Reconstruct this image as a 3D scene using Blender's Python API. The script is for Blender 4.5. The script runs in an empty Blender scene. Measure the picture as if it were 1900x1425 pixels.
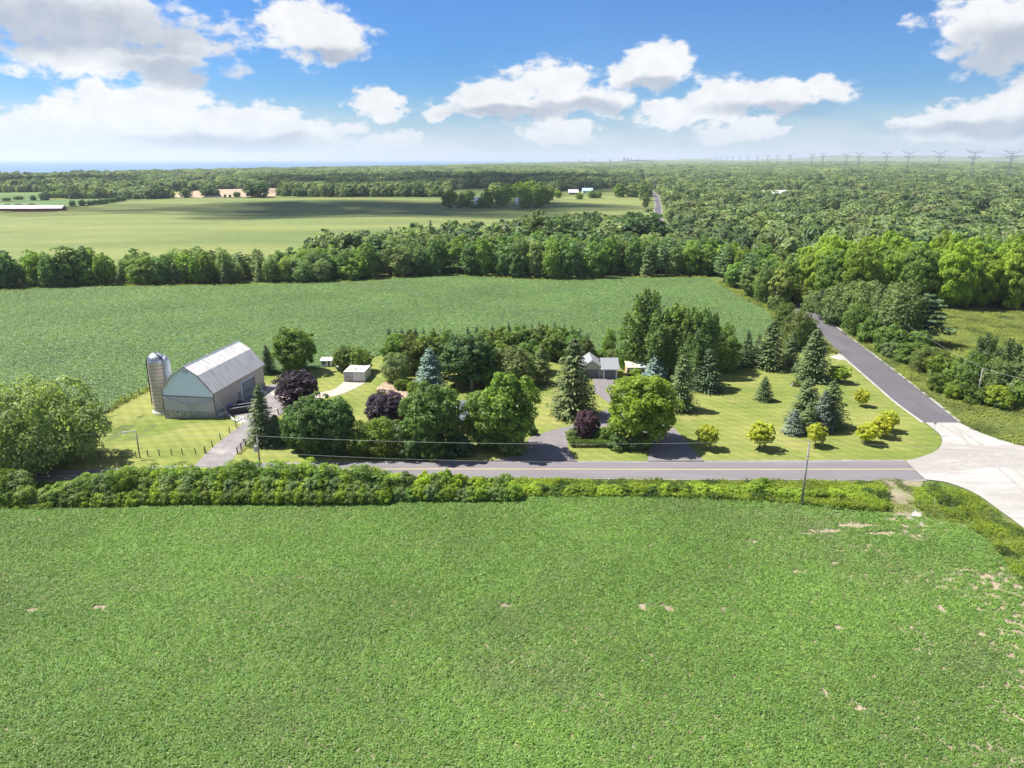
import bpy, bmesh, math, random
import numpy as np
from mathutils import Vector
R = math.radians
sc = bpy.context.scene
COL = sc.collection

# ------------------------------------------------------------------ camera
F_PX, CAM_H, PITCH = 1364.0, 50.0, R(16.98)
cam_d = bpy.data.cameras.new('camera'); cam = bpy.data.objects.new('camera', cam_d); COL.objects.link(cam)
cam.location = (0, 0, CAM_H); cam.rotation_euler = (R(90) - PITCH, 0, 0)
cam_d.sensor_width = 36; cam_d.lens = 36 * F_PX / 1900; cam_d.clip_start = 1; cam_d.clip_end = 90000
sc.camera = cam

# ------------------------------------------------------------------ sun, sky, exposure
SUN_EL, SUN_AZ = R(57), R(-72)          # azimuth from +Y, clockwise
sun_d = bpy.data.lights.new('sun', 'SUN'); sun = bpy.data.objects.new('sun', sun_d); COL.objects.link(sun)
sun_d.energy = 4.2; sun_d.angle = R(0.53); sun_d.color = (1, .955, .88)
sdir = Vector((math.sin(SUN_AZ) * math.cos(SUN_EL), math.cos(SUN_AZ) * math.cos(SUN_EL), math.sin(SUN_EL)))
sun.rotation_euler = sdir.to_track_quat('Z', 'Y').to_euler(); sun.location = (0, 0, 900)
sc.view_settings.view_transform = 'Standard'; sc.view_settings.look = 'None'
sc.view_settings.gamma = 1; sc.view_settings.use_curve_mapping = False
sc.view_settings.exposure = 1.35
SKY_STRENGTH = 0.052; CLOUD_LIGHT = 0.40

def pix_dir(px, py):
    u = (px - 950) / F_PX; v = (712.5 - py) / F_PX
    return (u, math.cos(PITCH) + v * math.sin(PITCH), -math.sin(PITCH) + v * math.cos(PITCH))
def azel(px, py):
    d = pix_dir(px, py); return math.atan2(d[0], d[1]), math.atan2(d[2], math.hypot(d[0], d[1]))

world = bpy.data.worlds.new('World'); sc.world = world; world.use_nodes = True
wt = world.node_tree; wt.nodes.clear()
class NT:
    def __init__(s, t): s.t = t
    def n(s, typ, **k):
        o = s.t.nodes.new(typ)
        for a, b in k.items(): setattr(o, a, b)
        return o
    def put(s, sock, v):
        if hasattr(v, 'is_linked') or isinstance(v, bpy.types.NodeSocket): s.t.links.new(v, sock)
        elif v is not None: sock.default_value = v
    def m(s, op, a, b=None, c=None, clamp=False):
        o = s.n('ShaderNodeMath', operation=op, use_clamp=clamp)
        s.put(o.inputs[0], a); s.put(o.inputs[1], b); s.put(o.inputs[2], c)
        return o.outputs[0]
    def v(s, op, a, b=None, out=0):
        o = s.n('ShaderNodeVectorMath', operation=op)
        s.put(o.inputs[0], a); s.put(o.inputs[1], b)
        return o.outputs[out]
    def ramp(s, x, a, b, lo=0.0, hi=1.0, smooth=True):
        o = s.n('ShaderNodeMapRange', interpolation_type='SMOOTHSTEP' if smooth else 'LINEAR')
        s.put(o.inputs[0], x); s.put(o.inputs[1], a); s.put(o.inputs[2], b); s.put(o.inputs[3], lo); s.put(o.inputs[4], hi)
        return o.outputs[0]
    def noise(s, vec, scale, detail=3, rough=.55, dist=0, col=False):
        o = s.n('ShaderNodeTexNoise'); s.put(o.inputs['Vector'], vec)
        o.inputs['Scale'].default_value = scale; o.inputs['Detail'].default_value = detail
        o.inputs['Roughness'].default_value = rough; o.inputs['Distortion'].default_value = dist
        return o.outputs['Color' if col else 'Fac']
    def mix(s, f, a, b, blend='MIX'):
        o = s.n('ShaderNodeMix', data_type='RGBA', blend_type=blend)
        s.put(o.inputs[0], f); s.put(o.inputs[6], a); s.put(o.inputs[7], b)
        return o.outputs[2]

w = NT(wt)
sky = w.n('ShaderNodeTexSky', sky_type='NISHITA', sun_disc=False)
sky.sun_elevation = SUN_EL; sky.sun_rotation = SUN_AZ; sky.altitude = 100; sky.air_density = 1.0; sky.dust_density = 0.6; sky.ozone_density = 2.2
tc = w.n('ShaderNodeTexCoord').outputs['Generated']
sx = w.n('ShaderNodeSeparateXYZ'); w.put(sx.inputs[0], tc)
X, Y, Z = sx.outputs
az = w.m('ARCTAN2', X, Y)
el = w.m('ARCTAN2', Z, w.m('SQRT', w.m('ADD', w.m('MULTIPLY', X, X), w.m('MULTIPLY', Y, Y))))
cp = w.n('ShaderNodeCombineXYZ'); w.put(cp.inputs[0], az); w.put(cp.inputs[1], w.m('MULTIPLY', el, 1.25))
P0 = cp.outputs[0]
wob = w.v('MULTIPLY', w.v('SUBTRACT', w.noise(P0, 14, 5, .6, col=True), (0.5, 0.5, 0.5)), (.085, .06, 0))
P1 = w.v('ADD', P0, wob)
# cumulus clouds: centre px, py, half-width px, half-height px
CL = [(110, 30, 230, 62), (300, 120, 110, 34), (170, 112, 140, 40), (330, 75, 80, 26),
      (585, 62, 100, 48), (630, 85, 60, 26), (530, 30, 50, 30),
      (235, 215, 130, 44), (110, 245, 150, 42), (400, 235, 190, 46), (250, 252, 200, 34), (20, 262, 100, 26), (300, 195, 90, 40), (560, 245, 120, 34), (510, 222, 90, 32), (700, 200, 66, 30), (725, 262, 80, 26),
      (930, 175, 90, 42), (1020, 150, 80, 42), (1090, 185, 110, 34), (960, 200, 170, 26),
      (1210, 125, 70, 46), (1335, 190, 90, 44), (1440, 180, 120, 38), (1260, 210, 110, 26), (1530, 165, 50, 26),
      (1040, 245, 90, 28), (1370, 245, 85, 26), (820, 210, 40, 14),
      (1880, 50, 120, 75), (1850, 215, 160, 34), (1960, 180, 100, 50), (1800, 250, 130, 24)]
SH = [(90, 50, 230, 46), (330, 130, 90, 24), (190, 85, 180, 18), (620, 95, 70, 14), (1090, 200, 90, 14), (1440, 205, 120, 14), (1880, 95, 90, 40), (1860, 240, 150, 16),
      (420, 262, 150, 14), (960, 212, 130, 12), (1215, 160, 50, 14)]
def field(blobs, P, k):
    acc = None
    for (px, py, hw, hh) in blobs:
        a, e = azel(px, py)
        d = w.v('MULTIPLY', w.v('SUBTRACT', P, (a, e * 1.25, 0)), (F_PX / hw, F_PX / hh / 1.25, 0))
        f = w.m('SUBTRACT', 1.0, w.v('LENGTH', d, None, 1))
        acc = f if acc is None else w.m('SMOOTH_MAX', acc, f, k)
    return acc
fld = field(CL, P1, .25)
# unseen rest of the sky: broken cumulus, thickened to add fill light
gen = w.m('MULTIPLY', w.ramp(w.noise(w.v('MULTIPLY', tc, (1, 1, 2.2)), 3.1, 5, .55), .46, .62, -1, .9), 1.0)
inside = w.m('MULTIPLY', w.ramp(w.m('ABSOLUTE', az), .66, .8, 1, 0), w.ramp(el, .2, .3, 1, 0))
fld = w.m('ADD', w.m('MULTIPLY', fld, inside), w.m('MULTIPLY', gen, w.m('SUBTRACT', 1.0, inside)))
det = w.noise(w.v('MULTIPLY', P0, (1, 1.35, 1)), 26, 9, .6)
fine = w.m('ADD', fld, w.m('MULTIPLY', w.m('SUBTRACT', det, .5), 2.0))
dens = w.ramp(fine, -.02, .40)
low = w.m('MULTIPLY', w.ramp(el, 0.0, .09, .72, 0), w.ramp(w.noise(w.v('MULTIPLY', P0, (1, 3, 1)), 9, 6, .55), .25, .75, .5, 1))
dens = w.m('MAXIMUM', w.m('MULTIPLY', dens, w.ramp(el, 0, .05, .7, .98)), low)
shf = w.ramp(w.m('ADD', field(SH, P1, .2), w.m('MULTIPLY', w.m('SUBTRACT', det, .5), .5)), -.35, .6)
puff = w.ramp(w.noise(P1, 38, 6, .55), .3, .7)
shade = w.m('ADD', w.m('MULTIPLY', shf, .8), w.m('MULTIPLY', puff, .2), clamp=True)
ccol = w.mix(shade, (1, 1, 1.0, 1), (.46, .51, .60, 1))
gmm = w.n('ShaderNodeGamma'); w.put(gmm.inputs[0], sky.outputs[0]); gmm.inputs[1].default_value = 1.28
skyc = w.mix(1.0, gmm.outputs[0], (.19, .38, .60, 1), 'MULTIPLY')
b1 = w.n('ShaderNodeBackground'); w.put(b1.inputs[0], skyc); b1.inputs[1].default_value = SKY_STRENGTH
b2 = w.n('ShaderNodeBackground'); w.put(b2.inputs[0], ccol); b2.inputs[1].default_value = CLOUD_LIGHT
mx = w.n('ShaderNodeMixShader'); w.put(mx.inputs[0], dens)
wt.links.new(b1.outputs[0], mx.inputs[1]); wt.links.new(b2.outputs[0], mx.inputs[2])
wo = w.n('ShaderNodeOutputWorld'); wt.links.new(mx.outputs[0], wo.inputs[0])
world.cycles.sampling_method = 'MANUAL'; world.cycles.sample_map_resolution = 512
sc.cycles.max_bounces = 5; sc.cycles.diffuse_bounces = 2; sc.cycles.glossy_bounces = 2; sc.cycles.transmission_bounces = 3
sc.cycles.transparent_max_bounces = 10; sc.cycles.volume_bounces = 0
sc.cycles.use_fast_gi = False

# ------------------------------------------------------------------ terrain
def smooth(t, a, b):
    t = np.clip((t - a) / (b - a), 0, 1); return t * t * (3 - 2 * t)
def coast(y): return np.interp(y, [-3000, 0, 1500, 2250, 3700, 11400, 14000, 26000, 60000], [-6000, -4200, -2250, -1500, -1200, 900, 1500, 2900, 9000])
def H(x, y):
    x = np.asarray(x, float); y = np.asarray(y, float)
    z = -1.6 * np.exp(-(((x + 75) / 10) ** 2 + ((y - 136) / 10) ** 2))
    r = smooth(y, 320, 480)
    z = z + r * (1.6 * np.sin(x / 95 + y / 210) * np.sin(y / 78 + .6) + 1.1 * np.sin(x / 41 + 1.3) * np.sin(y / 63) + 1.0 * np.sin(x / 160 + 2))
    z = z + smooth(y, 600, 5200) * 13 * smooth(x / np.maximum(y, 1), .0, .55) * smooth(y, 500, 6000)
    c = coast(y)
    z = z - 26 * smooth(c - x, -250, 120)
    return z
def h1(x, y): return float(H(x, y))
def G(px, py):
    """ground point under a sight line"""
    d = pix_dir(px, py); z = 0.0
    for _ in range(12):
        t = (z - CAM_H) / d[2]; x, y = d[0] * t, d[1] * t; z = h1(x, y)
    return x, y
def Gs(pts): return [G(*p) for p in pts]
def zat(px, py, y):
    d = pix_dir(px, py); t = y / d[1]; return CAM_H + d[2] * t
def depth(y, z=0): return y * math.cos(PITCH) + (CAM_H - z) * math.sin(PITCH)

# ------------------------------------------------------------------ materials
def newmat(name):
    m = bpy.data.materials.new(name); m.use_nodes = True; m.node_tree.nodes.clear(); return m, NT(m.node_tree)
def finish(m, q, shader):
    o = q.n('ShaderNodeOutputMaterial'); q.t.links.new(shader, o.inputs[0]); return m
def c4(c): return (c[0], c[1], c[2], 1)
def plain(name, col, rough=.6, metal=0, var=.12, scale=3.0, spec=.4, dirt=None, bump=0, stretch=(1, 1, 1), objcoord=True, fine=0):
    m, q = newmat(name)
    vec = q.n('ShaderNodeTexCoord').outputs['Object'] if objcoord else q.n('ShaderNodeNewGeometry').outputs['Position']
    vec = q.v('MULTIPLY', vec, stretch)
    nz = q.noise(vec, scale, 5, .6)
    f = q.ramp(nz, .3, .7)
    c = q.mix(f, c4([v * (1 - var) for v in col]), c4([min(1, v * (1 + var)) for v in col]))
    if dirt:
        f2 = q.ramp(q.noise(vec, scale * .37, 6, .65, .4), dirt[1], dirt[1] + .16)
        c = q.mix(q.m('MULTIPLY', f2, dirt[2] if len(dirt) > 2 else .8), c, c4(dirt[0]))
    if fine:
        c = q.mix(1.0, c, q.mix(q.noise(vec, fine, 2, .7), (.72, .72, .72, 1), (1.28, 1.28, 1.28, 1)), 'MULTIPLY')
    b = q.n('ShaderNodeBsdfPrincipled'); q.put(b.inputs['Base Color'], c)
    b.inputs['Roughness'].default_value = rough; b.inputs['Metallic'].default_value = metal; b.inputs['Specular IOR Level'].default_value = spec
    if bump:
        bp = q.n('ShaderNodeBump'); bp.inputs['Strength'].default_value = 1; bp.inputs['Distance'].default_value = bump
        q.put(bp.inputs['Height'], nz); q.t.links.new(bp.outputs[0], b.inputs['Normal'])
    return finish(m, q, b.outputs[0])
def leaf(name, a, b, trans=.35, big=(.06, .35), rough=.55, bigcol=None, bigth=(.55, .7), wild=False):
    """foliage: colour differs leaf by leaf, tree by tree and slowly over the ground"""
    m, q = newmat(name)
    a = [v * LEAF for v in a]; b = [v * LEAF for v in b]; trans += .10
    g = q.n('ShaderNodeNewGeometry'); oi = q.n('ShaderNodeObjectInfo')
    c = q.mix(g.outputs['Random Per Island'], c4(a), c4(b))
    nz = q.noise(g.outputs['Position'], big[0], 3, .6)
    c = q.mix(1.0, c, q.mix(q.ramp(nz, .3, .7), c4([1 - big[1]] * 3), c4((1 + big[1] * 1.1, 1 + big[1], 1 + big[1] * .6))), 'MULTIPLY')
    if bigcol:
        c = q.mix(q.ramp(q.noise(q.v('ADD', g.outputs['Position'], (31, 7, 0)), bigcol[1], 6, .62), *bigth), c, c4(bigcol[0]))
    c = q.mix(1.0, c, oi.outputs['Color'], 'MULTIPLY')
    rv = q.mix(oi.outputs['Random'], *(((.42, .55, .55, 1), (1.42, 1.3, 1.25, 1)) if wild else ((.84, .88, .95, 1), (1.18, 1.1, .95, 1))))
    c = q.mix(1.0, c, rv, 'MULTIPLY')
    p = q.n('ShaderNodeBsdfPrincipled'); q.put(p.inputs['Base Color'], c); p.inputs['Roughness'].default_value = rough; p.inputs['Specular IOR Level'].default_value = .25
    t = q.n('ShaderNodeBsdfTranslucent'); q.put(t.inputs[0], q.mix(1.0, c, (1.5, 1.6, .7, 1), 'MULTIPLY'))
    x = q.n('ShaderNodeMixShader'); x.inputs[0].default_value = trans
    q.t.links.new(p.outputs[0], x.inputs[1]); q.t.links.new(t.outputs[0], x.inputs[2])
    return finish(m, q, x.outputs[0])

M = {}; LEAF = 1.5
M['bark'] = plain('bark', (.13, .10, .08), .9, var=.3, scale=4)
M['pole_wood'] = plain('weathered_wood', (.26, .24, .22), .85, var=.2, scale=3, stretch=(1, 1, .2))
M['post_wood'] = plain('fence_wood', (.12, .085, .06), .9, var=.3, scale=5)
M['metal'] = plain('galvanised_metal', (.5, .52, .54), .4, .5, var=.15, scale=2)
M['white'] = plain('white_paint', (.75, .77, .78), .5, var=.06, scale=2)
M['dark'] = plain('dark_paint', (.035, .035, .04), .6, var=.3, scale=2)
M['glass'] = plain('window_glass', (.03, .04, .05), .08, var=.1, spec=.9)
M['wire'] = plain('cable', (.26, .29, .29), .5, .3, var=.05)
M['soil'] = plain('bare_soil', (.30, .22, .155), .95, var=.25, scale=.6, bump=.05, objcoord=False, fine=7)
M['gravel_white'] = plain('pale_gravel', (.335, .32, .30), .9, var=.1, scale=.22, objcoord=False, dirt=((.25, .228, .205), .47, .75), fine=5, stretch=(.5, 1.3, 1), bump=.02)
M['gravel_pink'] = plain('pinkish_gravel', (.40, .33, .28), .95, var=.15, scale=.5, objcoord=False, dirt=((.36, .33, .3), .5, .6), fine=6)
M['gravel_grey'] = plain('grey_gravel', (.20, .185, .18), .95, var=.15, scale=.5, objcoord=False, dirt=((.38, .35, .32), .52, .6), fine=7)
M['asphalt'] = plain('old_asphalt', (.155, .142, .15), .85, var=.08, scale=.3, objcoord=False, stretch=(.25, 1.6, 1), dirt=((.19, .172, .172), .5, .5), fine=9)
M['asphalt_dark'] = plain('dark_asphalt', (.095, .088, .098), .85, var=.1, scale=.4, objcoord=False, stretch=(.7, .25, 1), dirt=((.125, .115, .12), .5, .5), fine=9)
M['asphalt_drive'] = plain('driveway_asphalt', (.165, .148, .15), .85, var=.1, scale=.5, objcoord=False, dirt=((.22, .195, .19), .52, .6), fine=6)
M['paint_yellow'] = plain('yellow_road_paint', (.45, .36, .17), .6, var=.12, scale=1, objcoord=False)
M['paint_white'] = plain('white_road_paint', (.36, .35, .33), .6, var=.15, scale=1, objcoord=False)

def lawn_mat():
    m, q = newmat('mown_lawn')
    pos = q.n('ShaderNodeNewGeometry').outputs['Position']
    s = q.n('ShaderNodeSeparateXYZ'); q.put(s.inputs[0], pos)
    wv = q.m('MULTIPLY', q.m('SUBTRACT', q.noise(pos, .05, 2), .5), 5)
    st1 = q.m('SINE', q.m('ADD', q.m('MULTIPLY', q.m('ADD', q.m('MULTIPLY', s.outputs[0], .80), q.m('MULTIPLY', s.outputs[1], .60)), 2.9), wv))
    st2 = q.m('SINE', q.m('ADD', q.m('MULTIPLY', s.outputs[1], 2.3), wv))
    n1 = q.ramp(q.noise(pos, .055, 4, .6), .3, .7); n2 = q.noise(pos, 1.3, 5, .7)
    c = q.mix(n1, (.125, .165, .035, 1), (.225, .235, .07, 1))
    c = q.mix(q.ramp(q.noise(q.v('ADD', pos, (50, 0, 0)), .09, 6, .62), .56, .74), c, (.25, .225, .09, 1))
    c = q.mix(1.0, c, q.mix(q.ramp(st1, -1, 1), (.94, .95, .94, 1), (1.065, 1.06, 1.04, 1)), 'MULTIPLY')
    c = q.mix(1.0, c, q.mix(q.ramp(st2, -1, 1), (.95, .95, .95, 1), (1.06, 1.05, 1.05, 1)), 'MULTIPLY')
    c = q.mix(1.0, c, q.mix(n2, (.62, .66, .66, 1), (1.35, 1.32, 1.3, 1)), 'MULTIPLY')
    c = q.mix(q.ramp(q.noise(pos, .35, 7, .7), .70, .76), c, (.32, .28, .15, 1))
    b = q.n('ShaderNodeBsdfPrincipled'); q.put(b.inputs['Base Color'], c); b.inputs['Roughness'].default_value = .9; b.inputs['Specular IOR Level'].default_value = .1
    bp = q.n('ShaderNodeBump'); bp.inputs['Distance'].default_value = .12; q.put(bp.inputs['Height'], n2); q.t.links.new(bp.outputs[0], b.inputs['Normal'])
    return finish(m, q, b.outputs[0])
M['lawn'] = lawn_mat()
def rough_ground():
    m, q = newmat('rough_grass_ground')
    pos = q.n('ShaderNodeNewGeometry').outputs['Position']
    n1 = q.ramp(q.noise(pos, .03, 5, .65), .3, .7); n2 = q.noise(pos, .8, 6, .72)
    c = q.mix(n1, (.085, .125, .035, 1), (.155, .178, .058, 1))
    c = q.mix(1.0, c, q.mix(n2, (.5, .55, .55, 1), (1.45, 1.4, 1.35, 1)), 'MULTIPLY')
    b = q.n('ShaderNodeBsdfPrincipled'); q.put(b.inputs['Base Color'], c); b.inputs['Roughness'].default_value = .95; b.inputs['Specular IOR Level'].default_value = .1
    bp = q.n('ShaderNodeBump'); bp.inputs['Distance'].default_value = .3; q.put(bp.inputs['Height'], n2); q.t.links.new(bp.outputs[0], b.inputs['Normal'])
    return finish(m, q, b.outputs[0])
M['ground'] = rough_ground()
def field_mat(name, a, b, pale, scale, fine, bump, stretch=(.35, 1, 1)):
    m, q = newmat(name)
    pos = q.n('ShaderNodeNewGeometry').outputs['Position']
    ps = q.v('MULTIPLY', pos, stretch)
    n1 = q.ramp(q.noise(ps, scale, 5, .6), .3, .7); n2 = q.noise(pos, fine, 5, .75)
    c = q.mix(n1, c4(a), c4(b))
    c = q.mix(q.ramp(q.noise(q.v('ADD', ps, (90, 20, 0)), scale * 1.7, 6, .62), .56, .72, 0, .7), c, c4(pale))
    c = q.mix(1.0, c, q.mix(n2, (.55, .6, .55, 1), (1.4, 1.35, 1.35, 1)), 'MULTIPLY')
    d = q.n('ShaderNodeBsdfPrincipled'); q.put(d.inputs['Base Color'], c); d.inputs['Roughness'].default_value = .85; d.inputs['Specular IOR Level'].default_value = .15
    bp = q.n('ShaderNodeBump'); bp.inputs['Distance'].default_value = bump; q.put(bp.inputs['Height'], n2); q.t.links.new(bp.outputs[0], d.inputs['Normal'])
    return finish(m, q, d.outputs[0])
M['crop_soil'] = plain('crop_soil', (.26, .215, .145), .95, var=.25, scale=.9, objcoord=False, fine=6)
M['crop_floor'] = plain('crop_floor', (.08, .125, .045), .95, var=.3, scale=.9, objcoord=False, fine=6)
M['far_field'] = field_mat('ripening_field', (.115, .155, .05), (.195, .22, .07), (.24, .25, .09), .014, .22, .7, (.25, 1.2, 1))
M['green_field'] = field_mat('green_crop_field', (.08, .14, .045), (.12, .18, .06), (.15, .2, .075), .015, .5, .4)
M['tan_field'] = field_mat('stubble_field', (.33, .25, .18), (.38, .29, .21), (.3, .235, .14), .02, .3, .2)
def water_mat():
    m, q = newmat('lake_water')
    pos = q.n('ShaderNodeNewGeometry').outputs['Position']
    c = q.mix(q.ramp(q.noise(q.v('MULTIPLY', pos, (.12, 1, 1)), .0012, 5, .6), .35, .65), (.08, .17, .27, 1), (.11, .22, .34, 1))
    b = q.n('ShaderNodeBsdfPrincipled'); q.put(b.inputs['Base Color'], c); b.inputs['Roughness'].default_value = .35; b.inputs['IOR'].default_value = 1.33
    bp = q.n('ShaderNodeBump'); bp.inputs['Distance'].default_value = 1.0; q.put(bp.inputs['Height'], q.noise(pos, .05, 4)); q.t.links.new(bp.outputs[0], b.inputs['Normal'])
    return finish(m, q, b.outputs[0])
M['water'] = water_mat()

# leaves
M['lf_soy'] = leaf('soybean_leaf', (.080, .155, .034), (.138, .225, .056), .25, (.03, .16), .5, ((.165, .22, .09), .045), (.5, .78))
M['lf_soy_far'] = leaf('soybean_canopy_leaf', (.10, .165, .07), (.14, .21, .095), .25, (.03, .10), .5, ((.19, .25, .13), .022), (.5, .8))
M['lf_green'] = leaf('mid_green_leaf', (.065, .115, .026), (.125, .185, .045), .35, (.2, .25))
M['lf_dark'] = leaf('dark_green_leaf', (.040, .082, .03), (.082, .135, .048), .3, (.2, .2))
M['lf_bright'] = leaf('bright_green_leaf', (.080, .130, .019), (.155, .20, .036), .4, (.2, .25))
M['lf_olive'] = leaf('olive_leaf', (.070, .100, .028), (.115, .145, .045), .33, (.15, .25))
M['lf_grey'] = leaf('grey_green_leaf', (.080, .118, .050), (.135, .175, .078), .33, (.15, .22))
M['lf_purple'] = leaf('purple_leaf', (.022, .014, .026), (.060, .038, .058), .15, (.3, .2))
M['lf_yellow'] = leaf('golden_leaf', (.22, .26, .03), (.35, .37, .042), .35, (.6, .25))
M['lf_spruce'] = leaf('spruce_needle', (.055, .088, .038), (.118, .152, .068), .1, (.4, .22), .7)
M['lf_blue'] = leaf('blue_spruce_needle', (.10, .16, .155), (.20, .28, .27), .08, (.4, .2), .7)
M['lf_pine'] = leaf('pine_needle', (.055, .10, .05), (.11, .16, .085), .15, (.3, .2), .7)
M['lf_forest'] = leaf('forest_leaf', (.096, .142, .064), (.155, .205, .098), .3, (.03, .25), .6, ((.19, .21, .105), .045), (.45, .7), True)
M['lf_vine'] = leaf('vine_leaf', (.095, .145, .020), (.19, .235, .038), .4, (.12, .3), .55, ((.07, .12, .03), .22), (.5, .62))
M['lf_weed'] = leaf('meadow_weed', (.125, .155, .045), (.205, .225, .072), .35, (.08, .25), .7, ((.12, .16, .05), .12), (.5, .65))
M['lf_cedar'] = leaf('cedar_leaf', (.075, .085, .022), (.13, .125, .035), .15, (.4, .2), .7)

# ------------------------------------------------------------------ mesh helpers
def mesh_from(name, V, Fq, mats, midx=None, smooth=False):
    """V (n,3); Fq: list of arrays (k, nverts)"""
    me = bpy.data.meshes.new(name)
    V = np.asarray(V, np.float32)
    arrs = [np.asarray(a, np.int32) for a in Fq if len(a)]
    loops = np.concatenate([a.ravel() for a in arrs]); tot = np.concatenate([np.full(len(a), a.shape[1], np.int32) for a in arrs])
    start = np.concatenate([[0], np.cumsum(tot)[:-1]]).astype(np.int32)
    me.vertices.add(len(V)); me.vertices.foreach_set('co', V.ravel())
    me.loops.add(len(loops)); me.loops.foreach_set('vertex_index', loops)
    me.polygons.add(len(tot)); me.polygons.foreach_set('loop_start', start); me.polygons.foreach_set('loop_total', tot)
    if midx is not None: me.polygons.foreach_set('material_index', np.asarray(midx, np.int32))
    if smooth: me.polygons.foreach_set('use_smooth', np.ones(len(tot), bool))
    for m in mats: me.materials.append(M[m])
    me.update(calc_edges=True); me.validate()
    return me
def link(name, me, parent=None, loc=(0, 0, 0), rz=0, scale=None):
    o = bpy.data.objects.new(name, me); COL.objects.link(o)
    o.location = loc; o.rotation_euler = (0, 0, rz)
    if scale is not None: o.scale = scale
    if parent: o.parent = parent
    return o
def tag(o, label=None, cat=None, group=None, kind=None):
    if label: o['label'] = label
    if cat: o['category'] = cat
    if group: o['group'] = group
    if kind: o['kind'] = kind
    return o
def thing(name, label, cat, loc, rz=0, group=None):
    return tag(link(name, None, None, loc, rz), label, cat, group)

class MB:
    """collects polygons in local coordinates; build() links ONE mesh object"""
    def __init__(s): s.V = []; s.F = []
    def poly(s, pts):
        i = len(s.V); s.V += [tuple(map(float, p)) for p in pts]; s.F.append(list(range(i, i + len(pts)))); return s
    def box(s, x0, x1, y0, y1, z0, z1):
        i = len(s.V)
        s.V += [(x, y, z) for z in (z0, z1) for (x, y) in ((x0, y0), (x1, y0), (x1, y1), (x0, y1))]
        for f in ((0, 3, 2, 1), (4, 5, 6, 7), (0, 1, 5, 4), (1, 2, 6, 5), (2, 3, 7, 6), (3, 0, 4, 7)): s.F.append([i + k for k in f])
        return s
    def prism(s, pts, d):
        """pts: planar polygon (3D), d: extrusion vector"""
        n = len(pts); i = len(s.V)
        s.V += [tuple(map(float, p)) for p in pts] + [tuple(float(a + b) for a, b in zip(p, d)) for p in pts]
        s.F.append(list(range(i + n - 1, i - 1, -1))); s.F.append(list(range(i + n, i + 2 * n)))
        for k in range(n): s.F.append([i + k, i + (k + 1) % n, i + n + (k + 1) % n, i + n + k])
        return s
    def tube(s, pts, rad, n=6, caps=True):
        pts = [Vector(p) for p in pts]; rad = rad if hasattr(rad, '__len__') else [rad] * len(pts)
        i = len(s.V)
        for k, p in enumerate(pts):
            t = (pts[min(k + 1, len(pts) - 1)] - pts[max(k - 1, 0)]).normalized()
            a = t.cross(Vector((0, 0, 1)) if abs(t.z) < .9 else Vector((1, 0, 0))).normalized(); b = t.cross(a)
            for j in range(n):
                q = 2 * math.pi * j / n; s.V.append(tuple(p + (a * math.cos(q) + b * math.sin(q)) * rad[k]))
        for k in range(len(pts) - 1):
            for j in range(n):
                s.F.append([i + k * n + j, i + k * n + (j + 1) % n, i + (k + 1) * n + (j + 1) % n, i + (k + 1) * n + j])
        if caps: s.F.append([i + j for j in range(n)][::-1]); s.F.append([i + (len(pts) - 1) * n + j for j in range(n)])
        return s
    def lathe(s, prof, n=20, cx=0, cy=0, a0=0, a1=2 * math.pi, closed=True):
        i = len(s.V); m = n if closed else n + 1
        for (r, z) in prof:
            for j in range(m):
                q = a0 + (a1 - a0) * j / n; s.V.append((cx + r * math.cos(q), cy + r * math.sin(q), z))
        for k in range(len(prof) - 1):
            for j in range(n):
                j2 = (j + 1) % m
                s.F.append([i + k * m + j, i + k * m + j2, i + (k + 1) * m + j2, i + (k + 1) * m + j])
        return s
    def build(s, name, mat, parent=None, loc=(0, 0, 0), rz=0, smooth=False, normals=True):
        me = bpy.data.meshes.new(name); me.from_pydata(s.V, [], s.F); me.materials.append(M[mat] if isinstance(mat, str) else mat)
        if normals:
            bm = bmesh.new(); bm.from_mesh(me); bmesh.ops.recalc_face_normals(bm, faces=bm.faces[:]); bm.to_mesh(me); bm.free()
        if smooth: me.polygons.foreach_set('use_smooth', [True] * len(me.polygons))
        me.update()
        return link(name, me, parent, loc, rz)

def sheet(name, poly, mat, off, cell=8.0, kind='structure', label=None):
    """a surface laid on the terrain inside a polygon"""
    bm = bmesh.new()
    vs = [bm.verts.new((x, y, 0)) for x, y in poly]
    es = [bm.edges.new((vs[k], vs[(k + 1) % len(vs)])) for k in range(len(vs))]
    bmesh.ops.triangle_fill(bm, use_beauty=True, use_dissolve=False, edges=es)
    if cell:
        xs = [p[0] for p in poly]; ys = [p[1] for p in poly]
        for ax, lo, hi in ((0, min(xs), max(xs)), (1, min(ys), max(ys))):
            v = lo + cell
            while v < hi:
                co = (v, 0, 0) if ax == 0 else (0, v, 0); no = (1, 0, 0) if ax == 0 else (0, 1, 0)
                bmesh.ops.bisect_plane(bm, geom=bm.verts[:] + bm.edges[:] + bm.faces[:], plane_co=co, plane_no=no)
                v += cell
    P = np.array([v.co[:2] for v in bm.verts]); Zs = H(P[:, 0], P[:, 1]) + off
    for v, z in zip(bm.verts, Zs): v.co.z = z
    for f in bm.faces:
        if f.normal.z < 0: f.normal_flip()
    bm.normal_update()
    for f in bm.faces:
        if f.normal.z < 0: f.normal_flip()
    me = bpy.data.meshes.new(name); bm.to_mesh(me); bm.free(); me.materials.append(M[mat])
    o = link(name, me); o['kind'] = kind
    if label: o['label'] = label
    return o
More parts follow.
